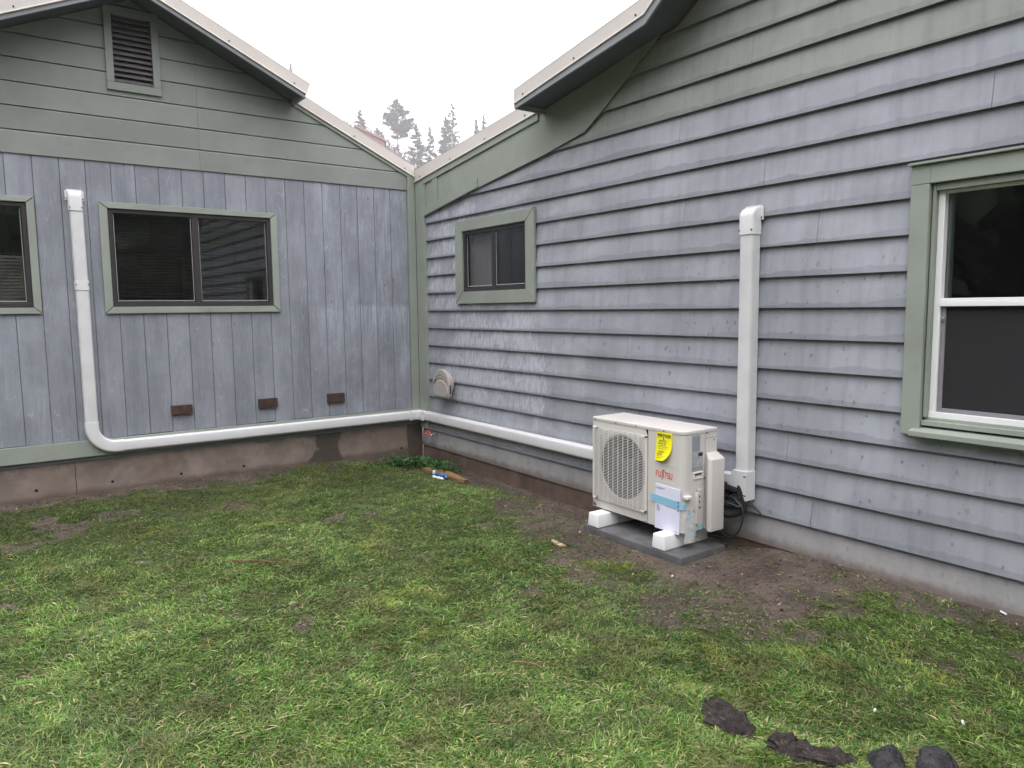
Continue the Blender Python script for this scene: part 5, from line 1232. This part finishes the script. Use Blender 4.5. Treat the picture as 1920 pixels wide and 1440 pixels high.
# ================================================================== LAWN
def lawn(name, N, seed, lmin, lmax, w0, cols, probs, lean, dens_fn, lift=0.0):
    rg = np.random.default_rng(seed)
    # candidate roots in the camera's field, denser close by
    az = rg.uniform(R_(-4), R_(76), N*3); d = 2.1+5.6*rg.random(N*3)**1.25
    x = -3.744+d*np.sin(az); y = -6.866+d*np.cos(az)
    ok = (x < -0.03) & (y < -0.03) & (x > -5.2)
    padm = (x > -0.60) & (x < -0.15) & (y > -4.15) & (y < -3.24)
    x, y = x[ok & ~padm], y[ok & ~padm]
    bb = bare(x, y); keep = rg.random(len(x)) < dens_fn(x, y, bb)
    x, y, bb = x[keep][:N], y[keep][:N], bb[keep][:N]; n = len(x)
    # tufted: pull towards nearby tuft centres by offsetting with noise
    z = height(x, y)+lift
    L = rg.uniform(lmin, lmax, n)*(0.65+0.7*fbm(x, y, 2.5, 41, 3))*(1-0.45*bb)
    flow = fbm(x, y, 1.7, 51, 3)*9.0; ang = flow+rg.normal(0, 1.5, n)
    ln = rg.uniform(lean[0], lean[1], n)
    dx, dy = np.cos(ang), np.sin(ang); wv = w0*rg.uniform(.5, 1.7, n)
    sx_, sy_ = -dy, dx
    ch = np.cos(ln); sh = np.sin(ln)
    def pt(t, bend): return np.stack([x+dx*L*t*ch*(1+bend*t), y+dy*L*t*ch*(1+bend*t), z+L*t*sh*(1-0.55*t)], 1)
    side = np.stack([sx_, sy_, rg.uniform(-.5, .5, n)], 1)*wv[:, None]/2
    b0, b1, b2 = pt(0, 0), pt(0.5, 0.1), pt(1.0, 0.2)
    V = np.empty((n, 5, 3)); V[:, 0] = b0-side; V[:, 1] = b0+side; V[:, 2] = b1+side*.85; V[:, 3] = b1-side*.85; V[:, 4] = b2
    V[:, 0, 2] -= 0.004; V[:, 1, 2] -= 0.004
    o = np.arange(n)[:, None]*5
    F = np.concatenate([o+np.array([[0, 1, 2]]), o+np.array([[0, 2, 3]]), o+np.array([[3, 2, 4]])])
    pick = rg.choice(len(cols), n, p=probs); C = np.array(cols)[pick]
    ye = sst(0.56, 0.72, fbm(x, y, 2.2, 61, 3))*sst(0.4, 0.7, fbm(x, y, 7, 62, 2)); C = C*(1-0.55*ye[:, None])+np.array([.21, .235, .045])*0.55*ye[:, None]
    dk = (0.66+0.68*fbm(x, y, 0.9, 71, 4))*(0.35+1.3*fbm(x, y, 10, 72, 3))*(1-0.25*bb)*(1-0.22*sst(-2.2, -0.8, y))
    C = C*(1.32*dk*rg.uniform(.65, 1.35, n))[:, None]
    thin = sst(.54, .70, fbm(x, y, 5.5, 95, 4))*0.5; C = C*(1-thin[:, None])+np.array([.15, .14, .055])*thin[:, None]*rg.uniform(.5, 1.4, n)[:, None]
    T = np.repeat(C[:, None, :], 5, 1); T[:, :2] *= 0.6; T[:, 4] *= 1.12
    return V.reshape(-1, 3), F, T.reshape(-1, 3)
greens = [(.062, .128, .022), (.090, .168, .030), (.136, .208, .050), (.036, .078, .014), (.205, .240, .062), (.34, .29, .16), (.20, .15, .09)]
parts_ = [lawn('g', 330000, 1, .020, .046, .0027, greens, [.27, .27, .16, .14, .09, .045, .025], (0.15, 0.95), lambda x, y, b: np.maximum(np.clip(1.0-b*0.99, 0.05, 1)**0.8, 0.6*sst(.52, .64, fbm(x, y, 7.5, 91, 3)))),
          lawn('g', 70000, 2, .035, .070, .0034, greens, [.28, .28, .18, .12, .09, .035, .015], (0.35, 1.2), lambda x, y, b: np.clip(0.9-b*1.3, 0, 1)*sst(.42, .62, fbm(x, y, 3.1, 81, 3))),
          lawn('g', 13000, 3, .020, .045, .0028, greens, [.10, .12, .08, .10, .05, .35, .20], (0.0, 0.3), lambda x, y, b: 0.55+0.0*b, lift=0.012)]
RP = np.array([(-1.60, -5.16), (-1.64, -5.22), (-1.68, -5.30), (-1.70, -5.37), (-1.71, -5.43), (-1.655, -5.44), (-1.665, -5.49), (-1.67, -5.55), (-1.64, -5.62), (-1.58, -5.68), (-1.52, -5.72), (-1.50, -5.78), (-1.40, -5.80), (-1.365, -5.86)])
def near_root(x, y, b):
    d = np.full(x.shape, 9.0)
    for (a, c) in RP: d = np.minimum(d, np.hypot(x-a, y-c))
    return np.where((d < 0.085) & (d > 0.035), 0.30, 0.0)
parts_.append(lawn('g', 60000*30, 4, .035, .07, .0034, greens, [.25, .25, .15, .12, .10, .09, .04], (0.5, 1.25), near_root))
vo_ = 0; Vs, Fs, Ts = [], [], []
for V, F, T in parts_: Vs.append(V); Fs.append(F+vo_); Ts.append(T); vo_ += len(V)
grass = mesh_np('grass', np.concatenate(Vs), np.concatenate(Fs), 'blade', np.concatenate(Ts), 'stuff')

# ================================================================== HILLSIDE, TREES, CABIN
HA = [(-180, 30), (-60, 40), (0, 82), (10, 80), (20, 76), (25, 70.0), (26.3, 67.3), (27.9, 61.5), (29, 56), (30.2, 50.5), (33, 47), (36, 45), (45, 46), (70, 55), (120, 40), (180, 30)]
def hill_h(az, r): 
    h = np.interp(az, [a for a, _ in HA], [b for _, b in HA]); t = np.clip((r-50)/250, 0, 1)
    return h*t**1.25
azs = np.concatenate([np.linspace(-60, 18, 24), np.linspace(19, 42, 70), np.linspace(44, 110, 18)]); rs = np.array([50, 80, 110, 140, 170, 200, 230, 255, 275, 290, 300, 320, 360, 420])
A_, R2 = np.meshgrid(azs, rs, indexing='ij')
cx0, cy0 = -3.7, -6.9
H = hill_h(A_, np.minimum(R2, 300))*np.where(R2 > 300, 1-(R2-300)/240.0, 1) + (fbm(A_*3, R2*0.1, 1.0, 5, 3)-0.5)*1.6*(R2/300) - 0.3
V = np.stack([cx0+R2*np.sin(np.radians(A_)), cy0+R2*np.cos(np.radians(A_)), H], -1).reshape(-1, 3)
I = np.arange(A_.size).reshape(A_.shape); F = np.stack([I[:-1, :-1], I[:-1, 1:], I[1:, 1:], I[1:, :-1]], -1).reshape(-1, 4)
hill = mesh_np('hillside', V, F, 'hill_ground', None, 'structure')
def pine(loc, h, w, seed, label, sparse=1.0, crown0=0.25, group='hazy conifers on the hill behind the roofs', shape=0.75, lean=0.0):
    rg = np.random.default_rng(seed); t_ = thing('pine_tree', label, 'tree', loc, group)
    mb = MB(); n = 9; mb.tube([(lean*h*(k/n)**2*0.05, 0, h*k/n-1.0) for k in range(n+1)], [0.42*(h/30)*(1-0.93*k/n)+0.03 for k in range(n+1)], 7)
    # limbs
    nb = int(85*sparse*h/30)+22; C, D = [], []
    lm = MB()
    for k in range(nb):
        f = crown0+(1-crown0)*(k+rg.random())/nb; z = h*f; r_ = w/2*(1-f)**shape*1.25*rg.uniform(.45, 1.15)*min(1, (f-crown0+0.06)/0.16); a = rg.uniform(0, 2*math.pi)
        up = rg.uniform(-.05, .45)
        tip = np.array([math.cos(a)*r_, math.sin(a)*r_, z+up*r_-1])
        lm.tube([(0, 0, z-1), tuple(tip*np.array([.5, .5, 0])+np.array([0, 0, z-1+up*r_*.35])), tuple(tip)], [.10*h/30, .07*h/30, .03], 4)
        m_ = max(10, int(r_*24*sparse**0.5))
        for j in range(m_):
            t = rg.uniform(.35, 1.05); C.append(np.array([0, 0, z-1])*(1-t)+tip*t+rg.normal(0, 1, 3)*np.array([.35, .35, .28])*(0.5+0.12*r_)); D.append(h)
    mb.v and mb.build('trunk', 'trunk_bark', t_, local=True); lm.build('limbs', 'trunk_bark', t_, local=True, kind='stuff')
    C = np.array(C); n = len(C); s = rg.uniform(.14, .34, n); d1 = rg.normal(0, 1, (n, 3)); d1 /= np.linalg.norm(d1, axis=1)[:, None]; d2 = rg.normal(0, 1, (n, 3)); d2 -= (d1*d2).sum(1)[:, None]*d1; d2 /= np.linalg.norm(d2, axis=1)[:, None]
    d1 = d1*s[:, None]; d2 = d2*s[:, None]*0.6
    V = np.stack([C-d1-d2, C+d1-d2*.4, C+d1*.6+d2, C-d1*.7+d2], 1).reshape(-1, 3); F = np.arange(4*n).reshape(n, 4)
    col = np.array([.030, .045, .026])*rg.uniform(.6, 1.6, n)[:, None]; T = np.repeat(col[:, None], 4, 1).reshape(-1, 3)
    o = mesh_np('crown', V, F, 'foliage', T); o.parent = t_
def ground_at(x, y):
    dx, dy = x-cx0, y-cy0; r = math.hypot(dx, dy); az = math.degrees(math.atan2(dx, dy)); hh = float(hill_h(az, min(r, 300))); return hh*(1-(r-300)/240 if r > 300 else 1)-0.3
for (x, y, top_, w_, sd, lbl, sp_, c0, sh) in (
    (91.0, 256.6, 88.6, 4.5, 1, 'tip of a hazy pine just showing above the trim of the wing with vertical boards', .7, .3, .8),
    (121.2, 265.9, 79.1, 7.0, 2, 'small thin hazy pine standing alone, first from the vertical-board wing', .8, .15, .75),
    (134.1, 259.6, 83.6, 14.5, 3, 'tallest broad hazy pine with an open crown and bare lower trunk', 1.5, .30, .55),
    (131.5, 272.4, 75.0, 8.5, 4, 'hazy pine half hidden behind the tallest broad pine', 1.1, .1, .7),
    (136.5, 248.5, 72.2, 8.0, 5, 'narrow dense hazy pine next to the tallest one', 1.5, .05, .6),
    (145.2, 253.7, 73.5, 8.0, 6, 'hazy pine with drooping open branches in the middle of the gap', .95, .12, .75),
    (150.6, 250.4, 77.3, 9.5, 7, 'dense rounded hazy pine beside the ragged tall one', 1.7, .08, .6),
    (155.6, 253.2, 84.2, 9.0, 8, 'tall ragged hazy pine with a sparse forked top', .75, .05, .62),
    (166.4, 252.3, 79.0, 9.5, 9, 'small hazy pine just above the trim of the lap-sided wing', 1.4, .1, .8),
    (174.6, 258.8, 83.8, 8.0, 10, 'small hazy pine nearest to the lap-sided wing overhang', 1.2, .1, .8)):
    z0 = ground_at(x, y); h = min(top_-z0+1.0, 34); z0 = top_-h+1.0
    pine((x, y, z0), h, w_, sd, lbl, sp_, c0, shape=sh)
# bare brush on the slope
rg = np.random.default_rng(5); n = 9000; az = rg.uniform(22, 40, n); r = 300-120*rg.random(n)**1.6
x = cx0+r*np.sin(np.radians(az)); y = cy0+r*np.cos(np.radians(az)); z = hill_h(az, r)-0.3+rg.random(n)**1.3*3.6
C = np.stack([x, y, z], 1); s = rg.uniform(.25, .8, n); d1 = rg.normal(0, 1, (n, 3))*np.array([.5, .5, 1.3])*s[:, None]*.6; d2 = rg.normal(0, 1, (n, 3))*s[:, None]*.22
V = np.stack([C-d1-d2, C+d1-d2, C+d1+d2, C-d1+d2], 1).reshape(-1, 3); F = np.arange(4*n).reshape(n, 4)
mesh_np('brush', V, F, 'foliage', np.repeat((np.array([.10, .075, .072])*rg.uniform(.6, 1.5, n)[:, None])[:, None], 4, 1).reshape(-1, 3), 'stuff')
# cabin on the hill
ch_ = thing('hill_cabin', 'distant reddish brown cabin with a sloping roof peeking over the roof edge', 'house', (82.5, 176.0, ground_at(82.5, 176)))
gz = ground_at(82.5, 176.0)
mb = MB(); mb.prism([(-5, gz-2), (2.6, gz-2), (2.6, 45.2), (1.2, 46.0), (-5, 48.8)], lambda p: (82.5+p[0]*0.90, 173.0-p[0]*0.43, p[1]), lambda p: (82.5+p[0]*0.90+2.5, 173.0-p[0]*0.43+5.5, p[1])); mb.build('wall', 'cabin_wall', ch_)
mb = MB(); mb.prism([(-5.2, 49.0), (1.2, 46.1), (3.1, 45.1), (3.1, 45.5), (1.2, 46.6), (-5.2, 49.5)], lambda p: (82.5+p[0]*0.90-0.3, 173.0-p[0]*0.43-0.7, p[1]), lambda p: (82.5+p[0]*0.90+2.7, 173.0-p[0]*0.43+6.0, p[1])); mb.build('roof', 'cabin_roof', ch_)
mb = MB(); mb.prism([(0.2, 43.6), (1.0, 43.6), (1.0, 44.9), (0.2, 44.9)], lambda p: (82.5+p[0]*0.90-0.03, 173.0-p[0]*0.43-0.06, p[1]), lambda p: (82.5+p[0]*0.90, 173.0-p[0]*0.43, p[1])); mb.build('window', 'vinyl_grey', ch_)
# wood around the yard behind the camera (seen mirrored in the panes)
rg = np.random.default_rng(9); Cs = []
for k in range(150):
    a = rg.uniform(R_(128), R_(312)); d = rg.uniform(17, 27); bx_, by_ = -2+d*math.sin(a), -5+d*math.cos(a); h = rg.uniform(8, 13)
    m_ = 420; f = rg.random(m_); rr = (1-f)**0.7*2.6*np.sqrt(rg.random(m_)); aa = rg.uniform(0, 2*math.pi, m_)
    Cs.append(np.stack([bx_+rr*np.cos(aa), by_+rr*np.sin(aa), f*h], 1))
C = np.concatenate(Cs); n = len(C); s = rg.uniform(.25, .6, n); d1 = rg.normal(0, 1, (n, 3))*s[:, None]*.6; d2 = rg.normal(0, 1, (n, 3))*s[:, None]*.5
V = np.stack([C-d1-d2, C+d1-d2, C+d1+d2, C-d1+d2], 1).reshape(-1, 3)
mesh_np('woods', V, np.arange(4*n).reshape(n, 4), 'foliage', np.repeat((np.array([.050, .068, .042])*rg.uniform(.4, 1.7, n)[:, None])[:, None], 4, 1).reshape(-1, 3), 'stuff')

# ================================================================== HAZE
HAZE = 0.0010
m = bpy.data.materials.new('mist'); m.use_nodes = True; t = m.node_tree; t.nodes.clear()
pvn = t.nodes.new('ShaderNodeVolumePrincipled'); pvn.inputs['Color'].default_value = (0.93, 0.94, 0.97, 1); pvn.inputs['Density'].default_value = HAZE; pvn.inputs['Anisotropy'].default_value = 0.2
ou = t.nodes.new('ShaderNodeOutputMaterial'); t.links.new(pvn.outputs[0], ou.inputs['Volume']); MT['mist'] = m
mb = MB(); mb.box(-620, 620, -620, 620, -1.5, 96); mb.build('haze', 'mist', None, kind='stuff')
